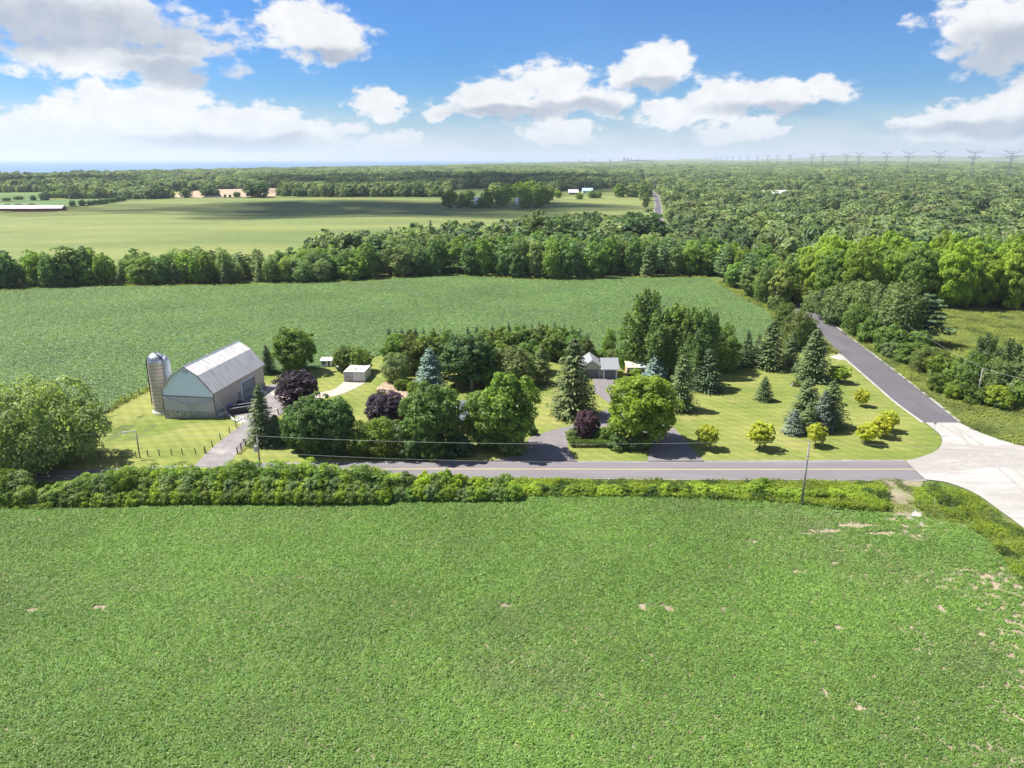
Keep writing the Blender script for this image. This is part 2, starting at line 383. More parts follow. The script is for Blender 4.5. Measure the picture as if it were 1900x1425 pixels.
def smooth_line(pts, n=6):
    """Catmull-Rom through 2-D points"""
    P = [np.array(p, float) for p in pts]; P = [2 * P[0] - P[1]] + P + [2 * P[-1] - P[-2]]; out = []
    for k in range(1, len(P) - 2):
        for j in range(n):
            t = j / n
            out.append(.5 * ((2 * P[k]) + (-P[k - 1] + P[k + 1]) * t + (2 * P[k - 1] - 5 * P[k] + 4 * P[k + 1] - P[k + 2]) * t * t + (-P[k - 1] + 3 * P[k] - 3 * P[k + 1] + P[k + 2]) * t ** 3))
    out.append(P[-2]); return [tuple(p) for p in out]
def jag(pts, amp, seed=0, n=4):
    """roughen a polygon's outline"""
    rg = random.Random(seed); out = []
    for k in range(len(pts)):
        a, b = pts[k], pts[(k + 1) % len(pts)]
        for j in range(n):
            t = j / n; out.append((a[0] + (b[0] - a[0]) * t + rg.uniform(-amp, amp), a[1] + (b[1] - a[1]) * t + rg.uniform(-amp, amp)))
    return out
def inpoly(x, y, poly):
    x = np.asarray(x); y = np.asarray(y); r = np.zeros(x.shape, bool); n = len(poly); j = n - 1
    for i in range(n):
        xi, yi = poly[i]; xj, yj = poly[j]
        c = ((yi > y) != (yj > y)) & (x < (xj - xi) * (y - yi) / (yj - yi + 1e-12) + xi)
        r ^= c; j = i
    return r
def scatter_pts(poly, step, seed, jit=.5):
    rg = np.random.default_rng(seed); xs = [p[0] for p in poly]; ys = [p[1] for p in poly]
    gx, gy = np.meshgrid(np.arange(min(xs), max(xs), step), np.arange(min(ys), max(ys), step))
    x = gx.ravel() + rg.uniform(-jit, jit, gx.size) * step; y = gy.ravel() + rg.uniform(-jit, jit, gx.size) * step
    k = inpoly(x, y, poly); return x[k], y[k]
def vnoise(x, y, s, seed=0):
    """smooth value noise 0..1"""
    rg = np.random.default_rng(seed); T = rg.random((64, 64))
    u = x / s; v = y / s; iu = np.floor(u).astype(int); iv = np.floor(v).astype(int); fu = u - iu; fv = v - iv
    fu = fu * fu * (3 - 2 * fu); fv = fv * fv * (3 - 2 * fv)
    g = lambda a, b: T[a % 64, b % 64]
    return (g(iu, iv) * (1 - fu) + g(iu + 1, iv) * fu) * (1 - fv) + (g(iu, iv + 1) * (1 - fu) + g(iu + 1, iv + 1) * fu) * fv

# ------------------------------------------------------------------ foliage builders (numpy)
def unit(v): return v / np.maximum(np.linalg.norm(v, axis=-1, keepdims=True), 1e-9)
def cards(C, Nn, size, aspect, rg, along=None):
    n = len(C); Nn = unit(Nn)
    t = along if along is not None else rg.normal(size=(n, 3))
    t = unit(t - Nn * (t * Nn).sum(1, keepdims=True)); b = np.cross(Nn, t)
    s = np.asarray(size).reshape(-1, 1) * np.ones((n, 1)); a = np.asarray(aspect)
    V = np.stack([C + t * s, C + b * s * a + Nn * s * .12, C - t * s * .8, C - b * s * a + Nn * s * .12], 1).reshape(-1, 3)
    F = np.arange(n * 4).reshape(-1, 4); return V, F
def sph(n, rg): return unit(rg.normal(size=(n, 3)))
def tubes(specs, n=6):
    V = []; F = []; o = 0
    for pts, rad in specs:
        mb = MB(); mb.tube(pts, rad, n, caps=False); V += mb.V; F += [[a + o for a in f] for f in mb.F]; o += len(mb.V)
    return np.array(V), np.array(F)
def crown_round(rg, Hh=12., Rr=5., base=.22, nclump=70, percl=110, csize=.3, crel=.24, flat=1., top=.5, stretch=1., gaps=.0):
    """clumped broadleaf crown between base*H and H"""
    z0 = Hh * base; ch = Hh - z0
    d = sph(nclump * 4, rg); d = d[(d[:, 2] > 0) | (rg.random(len(d)) < .8)]
    # thin to an even spread
    keep = [0]
    thr = 2.3 / math.sqrt(nclump)
    for k in range(1, len(d)):
        if len(keep) >= nclump: break
        if np.min(np.linalg.norm(d[keep] - d[k], axis=1)) > thr: keep.append(k)
    d = d[keep]; n = len(d)
    rr = rg.uniform(.66, 1.03, (n, 1)) * (1 - gaps * (rg.random((n, 1)) < .2))
    zc = z0 + ch * (1 - top)
    C = d * rr; rad = Rr * crel * rg.uniform(.65, 1.4, n)
    up = C[:, 2] > 0
    Cc = np.stack([C[:, 0] * (Rr - rad * .6), C[:, 1] * (Rr - rad * .6), np.where(up, C[:, 2] * (Hh - zc - rad * .7), C[:, 2] * (zc - z0) * flat) + zc], 1)
    inner = sph(max(6, n // 4), rg) * rg.uniform(.2, .6, (max(6, n // 4), 1))
    Ci = np.stack([inner[:, 0] * Rr, inner[:, 1] * Rr, inner[:, 2] * (Hh - zc) + zc], 1)
    Cc = np.vstack([Cc, Ci]); rad = np.concatenate([rad, np.full(len(Ci), Rr * crel * 1.3)])
    m = len(Cc)
    idx = np.repeat(np.arange(m), percl); o = sph(len(idx), rg)
    outc = unit(Cc - np.array([0, 0, zc - .2 * ch])); o = unit(o + outc[idx] * .55 + np.array([0, 0, .35]))
    sh = rg.uniform(.66, 1.1, (len(idx), 1))
    sc3 = np.array([1, 1, .8 * stretch])
    C2 = Cc[idx] + o * rad[idx, None] * sh * sc3
    Nn = o + rg.normal(size=o.shape) * .34 + np.array([0, 0, .2])
    return cards(C2, Nn, csize * rg.uniform(.7, 1.3, len(idx)), .62, rg)
def crown_plume(rg, Hh=16., Rr=5., nplume=16, percl=420, csize=.28):
    """upright feathery plumes (poplar, willow-leaved)"""
    Cs = []; Os = []
    for k in range(nplume):
        a = k * 2.4 + rg.uniform(-.4, .4); lean = rg.uniform(.1, 1.0) if k else 0
        r = Rr * .75 * lean; top = Hh * (1 - .32 * lean * lean) * rg.uniform(.88, 1.0); bot = Hh * .03 + Hh * .10 * rg.random()
        t = rg.random(percl) ** .8
        wd = Rr * .36 * (np.sin(np.pi * np.clip(t * .93 + .07, 0, 1)) ** .6) * (1 - .35 * t)
        o = sph(percl, rg); o[:, 2] = o[:, 2] * .5 + .25; o = unit(o)
        cx = math.cos(a) * r * (.45 + .55 * t); cy = math.sin(a) * r * (.45 + .55 * t)
        pt = np.stack([cx, cy, bot + (top - bot) * t], 1) + o * wd[:, None] * rg.uniform(.5, 1.15, (percl, 1))
        # broken side tufts
        pt += (np.sin(t * 23 + k)[:, None] * o) * wd[:, None] * .25
        Cs.append(pt); Os.append(o)
    C = np.vstack(Cs); o = np.vstack(Os)
    return cards(C, o + rg.normal(size=o.shape) * .5 + np.array([0, 0, .15]), csize * rg.uniform(.7, 1.3, len(C)), .6, rg)
def crown_spruce(rg, Hh=12., Rr=3., tiers=26, per=13, seg=7, droop=.25, csize=.34, power=.85, ragged=.25, lift=.03, gap=0.):
    C = []; N = []; A = []; S = []
    for k in range(tiers):
        f = (k + .3) / tiers; z = Hh * (lift + (.985 - lift) * f)
        L0 = Rr * (1 - f) ** power + .12
        nb = max(5, int(per * (1 - f * .55)))
        for j in range(nb):
            a = (k * 1.1 + j * 2 * math.pi / nb + rg.uniform(-.25, .25)); L = L0 * rg.uniform(1 - ragged, 1.06)
            if rg.random() < gap: continue
            t = np.linspace(.22, 1, seg); hd = np.array([math.cos(a), math.sin(a), 0]); sd = np.array([-math.sin(a), math.cos(a), 0])
            zz = z - droop * L * t + .16 * L * t * t * 1.3 + rg.uniform(-.12, .12)
            for sgn in (-1, 0, 1):
                w0 = (.30 * L * t * (1 - .45 * t) + .04) * sgn
                p = hd * (L * t)[:, None] + sd * w0[:, None]; p[:, 2] += zz - abs(sgn) * .07 * L + rg.normal(size=seg) * .05
                C.append(p)
                N.append(np.tile(np.array([0, 0, 1.0]) + hd * .55 + sd * sgn * .5, (seg, 1)) + rg.normal(size=(seg, 3)) * .3)
                A.append(np.tile(hd + sd * sgn * .8 + np.array([0, 0, -.25]), (seg, 1)) + rg.normal(size=(seg, 3)) * .25)
                S.append(np.full(seg, csize * (.55 + .45 * min(1, L / Rr * 1.4))) * rg.uniform(.75, 1.25, seg))
    C = np.vstack(C); C = np.vstack([C, [[0, 0, Hh * .99], [0, 0, Hh * .97]]]); N = np.vstack(N + [np.array([[1, 0, .2], [0, 1, .2]])]); A = np.vstack(A + [np.array([[0, 0, 1.], [0, 0, 1.]])]); S = np.concatenate(S + [np.array([csize, csize])])
    return cards(C, N, S, .42, rg, A)
def crown_pine(rg, Hh=15., Rr=5., tiers=9, csize=.34):
    Cs = []; Os = []
    for k in range(tiers):
        f = k / (tiers - 1.); z = Hh * (.22 + .74 * f); L = Rr * (1 - .78 * f ** 1.3)
        nb = 7 if k < tiers - 1 else 3
        for j in range(nb):
            a = k * 1.9 + j * 6.283 / nb + rg.uniform(-.3, .3); l = L * rg.uniform(.55, 1.1)
            n = 60; t = rg.uniform(.3, 1.0, n); o = sph(n, rg); o[:, 2] = np.abs(o[:, 2]) * .6 + .1
            wd = l * .24 * (1.2 - .5 * t) + .1
            Cs.append(np.stack([math.cos(a) * l * t, math.sin(a) * l * t, z + .18 * l * t + 0 * t], 1) + o * wd[:, None] * np.array([1.3, 1.3, .5])); Os.append(o)
    C = np.vstack(Cs); o = np.vstack(Os)
    return cards(C, o + rg.normal(size=o.shape) * .4 + np.array([0, 0, .5]), csize * rg.uniform(.7, 1.3, len(C)), .5, rg)
def trunk_specs(rg, Hh, Rr, r0, top=.8, limbs=6, start=.2):
    top_p = (rg.uniform(-.3, .3), rg.uniform(-.3, .3), Hh * top)
    sp = [([(0, 0, -.4), (0, 0, Hh * .1), (top_p[0] * .5, top_p[1] * .5, Hh * .5), top_p], [r0 * 1.25, r0, r0 * .6, r0 * .12])]
    for k in range(limbs):
        a = k * 2.4 + rg.uniform(-.3, .3); z = Hh * (start + .45 * k / max(1, limbs)); l = Rr * rg.uniform(.55, .8)
        sp.append(([(0, 0, z), (math.cos(a) * l * .5, math.sin(a) * l * .5, z + Hh * .1), (math.cos(a) * l, math.sin(a) * l, z + Hh * .22)], [r0 * .45, r0 * .28, r0 * .06]))
    return sp
PROTO = {}; AUTO = []
def proto(key, kind, seed, leafm, Hh, Rr, r0=.25, limbs=6, trunk_top=.8, start=.2, **k):
    """a crown mesh and a trunk mesh, plus (lazily) both in one"""
    rg = np.random.default_rng(seed)
    V, Fq = {'round': crown_round, 'plume': crown_plume, 'spruce': crown_spruce, 'pine': crown_pine}[kind](rg, Hh, Rr, **k)
    TV, TF = tubes(trunk_specs(rg, Hh, Rr, r0, trunk_top, limbs, start))
    PROTO[key] = dict(crown=(V, Fq), trunk=(TV, TF), H=Hh, R=Rr, leaf=leafm, cm={}, tm=None, jm={})
def crown_mesh(key, leafm=None):
    p = PROTO[key]; lm = leafm or p['leaf']
    if lm not in p['cm']: p['cm'][lm] = mesh_from('crown', p['crown'][0], [p['crown'][1]], [lm])
    return p['cm'][lm]
def trunk_mesh(key):
    p = PROTO[key]
    if p['tm'] is None: p['tm'] = mesh_from('trunk', p['trunk'][0], [p['trunk'][1]], ['bark'], smooth=True)
    return p['tm']
def joint_mesh(key, leafm=None, nm='tree'):
    p = PROTO[key]; lm = leafm or p['leaf']
    if lm not in p['jm']:
        V, Fq = p['crown']; TV, TF = p['trunk']
        p['jm'][lm] = mesh_from(nm, np.vstack([V, TV]), [Fq, TF + len(V)], [lm, 'bark'], np.concatenate([np.zeros(len(Fq)), np.ones(len(TF))]))
    return p['jm'][lm]

# prototypes ------------------------------------------------------------
for s in range(3):
    proto('maple%d' % s, 'round', 10 + s, 'lf_green', 12., 5.2, .28, base=.03, nclump=135, percl=90, csize=.27, crel=.20, top=.5, gaps=.25)
    proto('round%d' % s, 'round', 20 + s, 'lf_dark', 12., 5.4, .28, base=.02, nclump=150, percl=80, csize=.26, crel=.18, top=.5, gaps=.1)
    proto('spruce%d' % s, 'spruce', 30 + s, 'lf_spruce', 12., 3.2, .2, 0, .95, tiers=27, per=14, seg=6, csize=.34, droop=.35, power=.62, ragged=.45, gap=.08)
    proto('shrub%d' % s, 'round', 40 + s, 'lf_green', 3., 2.0, .07, 5, .6, base=.0, nclump=46, percl=60, csize=.17, crel=.27, top=.72, gaps=.3)
    proto('globe%d' % s, 'round', 50 + s, 'lf_yellow', 5., 2.1, .07, 5, .75, .25, base=.2, nclump=70, percl=52, csize=.17, crel=.2, top=.55, gaps=.2)
    proto('hedge%d' % s, 'round', 60 + s, 'lf_green', 12., 5., .25, base=.02, nclump=80, percl=34, csize=.42, crel=.22, top=.55, gaps=.3)
    proto('wild%d' % s, 'round', 70 + s, 'lf_grey', 12., 4.8, .2, base=.0, nclump=60, percl=70, csize=.30, crel=.30, top=.6, stretch=1.3, gaps=.4)
    proto('fir%d' % s, 'spruce', 80 + s, 'lf_spruce', 12., 3.3, .2, 0, .95, tiers=16, per=10, seg=4, csize=.55, droop=.25, power=.62, ragged=.45, gap=.1)
    proto('lo%d' % s, 'round', 90 + s, 'lf_forest', 12., 5., .2, 2, .6, base=.0, nclump=26, percl=13, csize=1.0, crel=.34, top=.6, gaps=.3)
for s in range(2):
    proto('plume%d' % s, 'plume', 100 + s, 'lf_grey', 18., 5.0, .3, nplume=20, percl=430, csize=.27)
    proto('pine%d' % s, 'pine', 110 + s, 'lf_pine', 15., 5.0, .3, csize=.40)
    proto('lofir%d' % s, 'spruce', 120 + s, 'lf_forest', 12., 3.4, .2, 0, .9, tiers=9, per=7, seg=2, csize=1.1)
    proto('orchard%d' % s, 'round', 130 + s, 'lf_olive', 6., 3.0, .14, base=.04, nclump=70, percl=70, csize=.2, crel=.22, top=.55, gaps=.3)
proto('willow0', 'round', 140, 'lf_grey', 12., 11., .5, 8, base=.0, nclump=210, percl=110, csize=.27, crel=.16, top=.62, gaps=.35)
proto('column0', 'spruce', 150, 'lf_cedar', 3., .55, .05, 0, .9, tiers=20, per=9, seg=3, csize=.13, droop=-.6, power=.5)
proto('mat0', 'round', 160, 'lf_forest', 12., 20., .2, 2, .5, base=.0, nclump=46, percl=12, csize=1.7, crel=.2, top=.5, gaps=.5)

def place(key, px, py, top, wpx, label, name='tree', cat='tree', leafm=None, color=None, group=None, rz=None, rnd=[0], joined=False, sq=None):
    """a tree whose foot stands under (px,py) and whose crown reaches `top`"""
    x, y = G(px, py); p = PROTO[key]
    hh = zat(px, top, y) - h1(x, y); ww = wpx * (1.0 if key.startswith(('column', 'globe')) else 1.1) / F_PX * depth(y, hh * .4)
    rnd[0] += 1; rg = random.Random(rnd[0] * 7 + 1)
    return stand(key, x, y, hh, ww / 2, label, name, cat, leafm, color, group, rg.uniform(0, 6.28) if rz is None else rz, joined)
def stand(key, x, y, hh, rr, label, name='tree', cat='tree', leafm=None, color=None, group=None, rz=0, joined=False):
    p = PROTO[key]; s = (rr / p['R'], rr / p['R'], hh / p['H']); loc = (x, y, h1(x, y))
    if joined:
        o = link(name, joint_mesh(key, leafm, name), None, loc, rz, s)
        if color: o.color = color
        AUTO.append((o, group, leafm or p['leaf'], key, x, y, hh))
        return tag(o, label, cat, group)
    t = thing(name, label, cat, loc, rz, group)
    c = link('crown' if cat in ('tree',) else 'foliage', crown_mesh(key, leafm), t, scale=s)
    k = link('trunk' if cat in ('tree',) else 'stem', trunk_mesh(key), t, scale=s)
    if color: c.color = color
    return t

# ------------------------------------------------------------------ scatter ("stuff") with geometry nodes
def clump_mesh(name, rg, n, rad, hgt, csize, mat, flat=.7):
    a = rg.random(n) * 6.283; r = rad * np.sqrt(rg.random(n)); z = hgt * (rg.random(n) ** .6)
    C = np.stack([np.cos(a) * r, np.sin(a) * r, z], 1); Nn = rg.normal(size=(n, 3)) * (1 - flat) + np.array([0, 0, 1.0]) + C * np.array([.6, .6, 0]) / rad
    V, Fq = cards(C, Nn, csize * rg.uniform(.7, 1.3, n), .7, rg); return mesh_from(name, V, [Fq], [mat])
def scatter(name, x, y, z, scl, meshes, label, cat='plants', seed=5, zs=None, kind='stuff', sink=0):
    rg = np.random.default_rng(seed); n = len(x)
    me = bpy.data.meshes.new(name); me.vertices.add(n)
    me.vertices.foreach_set('co', np.stack([x, y, z], 1).astype(np.float32).ravel())
    for nm, typ, val in (('rot', 'FLOAT', rg.random(n) * 6.283), ('sxy', 'FLOAT', scl), ('sz', 'FLOAT', scl if zs is None else zs), ('pick', 'INT', rg.integers(0, len(meshes), n))):
        at = me.attributes.new(nm, typ, 'POINT'); at.data.foreach_set('value', np.asarray(val, np.float32 if typ == 'FLOAT' else np.int32))
    me.update()
    o = link(name, me); tag(o, label, cat, None, kind)
    ng = bpy.data.node_groups.new(name, 'GeometryNodeTree')
    ng.interface.new_socket('Geometry', in_out='INPUT', socket_type='NodeSocketGeometry'); ng.interface.new_socket('Geometry', in_out='OUTPUT', socket_type='NodeSocketGeometry')
    N = ng.nodes; L = ng.links; gi = N.new('NodeGroupInput'); go = N.new('NodeGroupOutput'); jn = N.new('GeometryNodeJoinGeometry')
    def attr(nm, t):
        a = N.new('GeometryNodeInputNamedAttribute'); a.data_type = t; a.inputs['Name'].default_value = nm; return a.outputs['Attribute']
    rot = N.new('ShaderNodeCombineXYZ'); L.new(attr('rot', 'FLOAT'), rot.inputs[2])
    scv = N.new('ShaderNodeCombineXYZ'); sa = attr('sxy', 'FLOAT'); L.new(sa, scv.inputs[0]); L.new(sa, scv.inputs[1]); L.new(attr('sz', 'FLOAT'), scv.inputs[2])
    pk = attr('pick', 'INT')
    for k, m in enumerate(meshes):
        src = bpy.data.objects.new(name + '_piece', m)
        oi = N.new('GeometryNodeObjectInfo'); oi.inputs['Object'].default_value = src; oi.inputs['As Instance'].default_value = True
        cmp = N.new('FunctionNodeCompare'); cmp.data_type = 'INT'; cmp.operation = 'EQUAL'; L.new(pk, cmp.inputs[2]); cmp.inputs[3].default_value = k
        ip = N.new('GeometryNodeInstanceOnPoints'); L.new(gi.outputs[0], ip.inputs['Points']); L.new(cmp.outputs[0], ip.inputs['Selection'])
        L.new(oi.outputs['Geometry'], ip.inputs['Instance']); L.new(rot.outputs[0], ip.inputs['Rotation']); L.new(scv.outputs[0], ip.inputs['Scale'])
        L.new(ip.outputs[0], jn.inputs[0])
    L.new(jn.outputs[0], go.inputs[0])
    md = o.modifiers.new('scatter', 'NODES'); md.node_group = ng
    return o
#@@PART2
# ================================================================== SETTING
# base ground: graded grid to the horizon
def graded(bounds):
    out = []
    for a, b, st in bounds: out += list(np.arange(a, b, st))
    return np.array(out + [bounds[-1][1]])
gx = graded([(-39000, -12000, 3000), (-12000, -4000, 800), (-4000, -900, 120), (-900, -120, 25), (-120, -40, 5), (-40, 900, 25), (900, 4000, 120), (4000, 12000, 800), (12000, 39000, 3000)])
gy = graded([(-400, 100, 40), (100, 180, 5), (180, 1400, 25), (1400, 5000, 100), (5000, 12000, 350), (12000, 42000, 2500)])
XX, YY = np.meshgrid(gx, gy); ZZ = H(XX, YY)
nx, ny = len(gx), len(gy); I = np.arange(nx * ny).reshape(ny, nx)
gm = mesh_from('ground', np.stack([XX, YY, ZZ], -1).reshape(-1, 3), [np.stack([I[:-1, :-1], I[:-1, 1:], I[1:, 1:], I[1:, :-1]], -1).reshape(-1, 4)], ['ground'], smooth=True)
tag(link('ground', gm), kind='structure')
lk = MB(); lk.poly([(-39000, 600, -7), (39000, 600, -7), (39000, 42000, -7), (-39000, 42000, -7)])
tag(lk.build('lake_water', 'water'), kind='structure')
# distant hills
rg = np.random.default_rng(3)
hx = np.linspace(2200, 22000, 160); V = []; F_ = []
for k, x in enumerate(hx):
    yb = 13500 + 2500 * math.sin(k * .05); e = smooth(x, 2200, 9500)
    hh = 26 + 108 * float(e) + 26 * math.sin(k * .21) + 14 * math.sin(k * .53 + 1) + rg.normal() * 4
    V += [(x, yb - 3800, 0), (x, yb - 1500, hh * .62), (x, yb, hh), (x, yb + 4000, 0)]
for k in range(159):
    for j in range(3): F_.append([k * 4 + j, k * 4 + 4 + j, k * 4 + 5 + j, k * 4 + 1 + j])
hm = mesh_from('hills', V, [np.array(F_)], ['ground'], smooth=True); tag(link('hills', hm), kind='structure')

# ---- fields, lawn, roads (sight-line outlines dropped on the ground)
crop_front = [(-140, 10)] + Gs([(-260, 950), (0, 944), (200, 940), (400, 934), (560, 930), (700, 926), (950, 922), (1150, 921), (1300, 924), (1480, 934), (1600, 946), (1660, 958), (1720, 962), (1790, 975), (1830, 1000), (1870, 1050), (1910, 1110)]) + [(71, 62), (72, 40), (70, 10)]
sheet('front_crop_field', crop_front, 'crop_soil', .02, 12)
back_field = Gs([(-500, 550), (0, 541), (170, 533), (270, 532), (400, 531), (560, 528), (700, 522), (770, 515), (860, 514), (940, 518), (1010, 521), (1100, 519), (1310, 516), (1345, 535), (1380, 556), (1425, 580), (1436, 600), (1400, 640), (1340, 660), (1200, 660), (1100, 655), (1000, 640), (720, 655), (640, 672), (560, 690), (480, 697), (330, 712), (278, 722), (185, 770), (100, 800), (-300, 812), (-500, 800)])
sheet('back_crop_field', back_field, 'crop_floor', .03, 14)
lawn = Gs([(-250, 872), (-250, 800), (100, 800), (188, 770), (278, 724), (330, 714), (480, 699), (560, 692), (640, 674), (720, 657), (1000, 642), (1100, 657), (1200, 662), (1340, 662), (1400, 660), (1480, 650), (1545, 655), (1562, 661), (1627, 715), (1665, 747), (1716, 786), (1731, 796), (1745, 810), (1747, 824), (1735, 838), (1708, 850), (1677, 856), (1200, 858), (700, 858), (300, 867), (90, 876), (0, 880), (-120, 886)])
sheet('lawn', lawn, 'lawn', .06, 4)
M['entrance_soil'] = plain('entrance_soil', (.235, .195, .14), .95, var=.25, scale=.5, bump=.05, objcoord=False, fine=5, dirt=((.15, .17, .06), .46, .85))
# main road
far_e = smooth_line(Gs([(-300, 893), (-60, 884), (90, 877), (300, 867), (500, 861), (700, 858), (1000, 857.5), (1300, 857.5), (1677, 855)]), 5)
near_e = smooth_line(Gs([(-300, 914), (-60, 901), (110, 894), (300, 889), (500, 887.5), (700, 887), (1000, 887.5), (1300, 889), (1717, 891)]), 5)
def offset_poly(a, b, da, db):
    return [(x, y + da) for x, y in a] + [(x, y - db) for x, y in b[::-1]]
sheet('road_shoulder', jag(offset_poly(far_e, near_e, .35, .5), .12, 7, 4), 'gravel_grey', .09, 0)
sheet('road', far_e + near_e[::-1], 'asphalt', .11, 0)
def stripe(name, a, b, f, wd, mat, z, hole=None):
    mid = [((p[0] * (1 - f) + q[0] * f), (p[1] * (1 - f) + q[1] * f)) for p, q in zip(a, b)]
    sheet(name, [(x, y + wd) for x, y in mid] + [(x, y - wd) for x, y in mid[::-1]], mat, z, 0)
stripe('yellow_centre_line', far_e, near_e, .475, .13, 'paint_yellow', .118)
stripe('road_edge_line', far_e, near_e, .035, .06, 'paint_white', .118)
# side road
l2 = smooth_line(Gs([(1714.5, 784.5), (1662, 746), (1624, 713), (1558, 655.5), (1520, 620), (1497, 594), (1478, 582), (1457, 571)]) + [(96.5, 285), (97.5, 330), (103, 450), (115, 600), (190, 1010), (263, 1500), (300, 1720)], 5)
r2 = smooth_line(Gs([(1780, 784.5), (1703, 722.6), (1624, 662), (1568, 620), (1526, 588), (1500, 574), (1480, 565.5), (1462, 560)]) + [(102.5, 285), (104, 330), (109.5, 450), (121.5, 600), (196.5, 1010), (270, 1500), (307, 1720)], 5)
sheet('side_road_shoulder', [(x - .55, y) for x, y in l2] + [(x + .55, y) for x, y in r2[::-1]], 'gravel_white', .09, 40)
sheet('side_road', l2 + r2[::-1], 'asphalt_dark', .11, 40)
junction = smooth_line(Gs([(1716, 785), (1731, 796), (1745, 809), (1747, 824), (1735, 838), (1708, 849), (1679, 856)]), 4) + smooth_line(Gs([(1717, 890.5), (1760, 897), (1810, 917), (1850, 945), (1900, 982), (1960, 1040), (2030, 1130), (2120, 1290), (2190, 1450)]), 4) + Gs([(2560, 1450), (2420, 1180), (2420, 1000), (2700, 940), (2650, 870), (2300, 860), (2060, 852)]) + smooth_line(Gs([(1980, 842), (1900, 829), (1850, 815), (1810, 800), (1780, 785)]), 4)
sheet('gravel_junction', junction, 'gravel_white', .125, 0)
M['track'] = plain('tyre_track_gravel', (.29, .272, .25), .95, var=.1, scale=.8, objcoord=False, fine=4)
for k, (pts_, wd_) in enumerate([([(1700, 868), (1780, 858), (1850, 845), (1990, 850)], .45), ([(1708, 878), (1790, 872), (1870, 862), (2000, 868)], .45), ([(1745, 790), (1780, 810), (1830, 850), (1900, 915), (1960, 990)], .4), ([(1765, 790), (1805, 815), (1860, 855), (1935, 920), (2000, 990)], .4), ([(1700, 872), (1770, 868), (1800, 845), (1790, 815), (1768, 792)], .3)]):
    ln = smooth_line(Gs(pts_), 8); rj = random.Random(k)
    up = []; dn = []
    for i_, (x, y) in enumerate(ln):
        x2, y2 = ln[min(i_ + 1, len(ln) - 1)]; x1, y1 = ln[max(i_ - 1, 0)]; l_ = math.hypot(x2 - x1, y2 - y1); nx_, ny_ = -(y2 - y1) / l_, (x2 - x1) / l_; w2 = wd_ * rj.uniform(.3, 1.1)
        up.append((x + nx_ * w2, y + ny_ * w2)); dn.append((x - nx_ * w2, y - ny_ * w2))
    sheet('tyre_track', up + dn[::-1], 'track', .130 + .004 * k, 0)
# drives and yard
sheet('barn_driveway', jag(Gs([(362, 863), (389, 835), (420, 810), (452, 786), (440, 772), (404, 776), (396, 768), (486, 716), (520, 712), (560, 722), (560, 745), (534, 762), (500, 780), (463, 817), (441, 842), (424, 863)]), .15, 10, 6), 'gravel_grey', .08, 0)
sheet('gravel_path', jag(Gs([(490, 716), (540, 726), (597, 729), (622, 722), (637, 709.5), (677, 710.5), (660, 721), (634, 732), (591, 742), (550, 752), (520, 748)]), .2, 3), 'gravel_pink', .10, 0)
sheet('front_driveway', jag(Gs([(902, 858), (940, 850), (970, 839), (983, 812), (1020, 800), (1057, 791), (1110, 768), (1137, 754), (1103, 728), (1100, 703.5), (1117, 703.5), (1150, 705), (1160, 730), (1210, 770), (1250, 794), (1308, 858), (1200, 858), (1210, 809), (1150, 790), (1090, 795), (1058, 806), (1051, 823), (1057, 839), (1073, 858)]), .13, 9, 6), 'asphalt_drive', .09, 0)
sheet('garden_bed_soil', smooth_line(jag(Gs([(699, 722), (712, 710), (735, 708), (770, 716), (790, 712), (800, 722), (780, 738), (745, 741), (712, 733)]), .3, 4, 1), 3)[:-1], 'soil', .09, 0)
x_ent = (jag(Gs([(1630, 893), (1705, 893), (1690, 915), (1692, 930), (1712, 965), (1700, 985), (1670, 972), (1655, 950), (1652, 920)]), .8, 5)); sheet('field_entrance_soil', x_ent, 'entrance_soil', .07, 0)
sheet('field_entrance_gravel', jag(Gs([(1688, 950), (1700, 947), (1715, 965), (1706, 982), (1694, 968)]), .3, 6), 'gravel_white', .10, 0)
sheet('road_crossing_gravel', Gs([(1538, 663), (1562, 655), (1573, 668), (1556, 668)]), 'gravel_white', .10, 0)
meadow = Gs([(1700, 574), (1760, 576), (2100, 582), (2150, 700), (2100, 850), (1980, 842), (1900, 829), (1850, 815), (1810, 800), (1782, 785), (1704, 722), (1625, 662), (1570, 620), (1600, 600)])
sheet('meadow_ground', meadow, 'ground', .05, 15)
# far land
far_field = Gs([(-400, 500), (0, 500), (300, 495), (500, 490), (700, 470), (900, 440), (1100, 415), (1215, 405), (1203, 385), (1197, 364), (1030, 366), (1000, 369), (700, 368.5), (520, 368.5), (340, 368.5), (240, 375), (180, 382), (100, 394), (0, 397), (-300, 402)])
sheet('far_field', far_field, 'far_field', .45, 24)
left_green = Gs([(-300, 401), (0, 396), (180, 381), (235, 373), (225, 368), (100, 372), (0, 376), (-300, 380)])
sheet('left_green_field', left_green, 'green_field', .5, 30)
left_far = Gs([(-300, 378), (0, 374.5), (90, 372), (96, 357), (0, 358), (-300, 360)])
sheet('left_far_field', left_far, 'green_field', .5, 30)
tan_f = Gs([(262, 367), (300, 361), (345, 356), (400, 352), (520, 349), (522, 361), (505, 367), (380, 367.5)])
sheet('stubble_field', tan_f, 'tan_field', .6, 30)
lane_f = Gs([(232, 371), (262, 362), (330, 356), (340, 359), (300, 363), (266, 367.5)])
sheet('grass_lane_field', lane_f, 'lawn', .7, 30)
fgreen = Gs([(338, 346), (345, 337), (408, 336), (406, 346)])
sheet('small_green_field', fgreen, 'green_field', .6, 30)
clear1 = Gs([(1505, 410), (1525, 389), (1562, 391), (1575, 400), (1550, 414)]); clear2 = Gs([(1620, 413), (1638, 392), (1670, 395), (1664, 415)]); clear3 = Gs([(1788, 415), (1812, 391), (1850, 395), (1848, 420)])
for c in (clear1, clear2, clear3): sheet('forest_clearing', c, 'lawn', .5, 30)
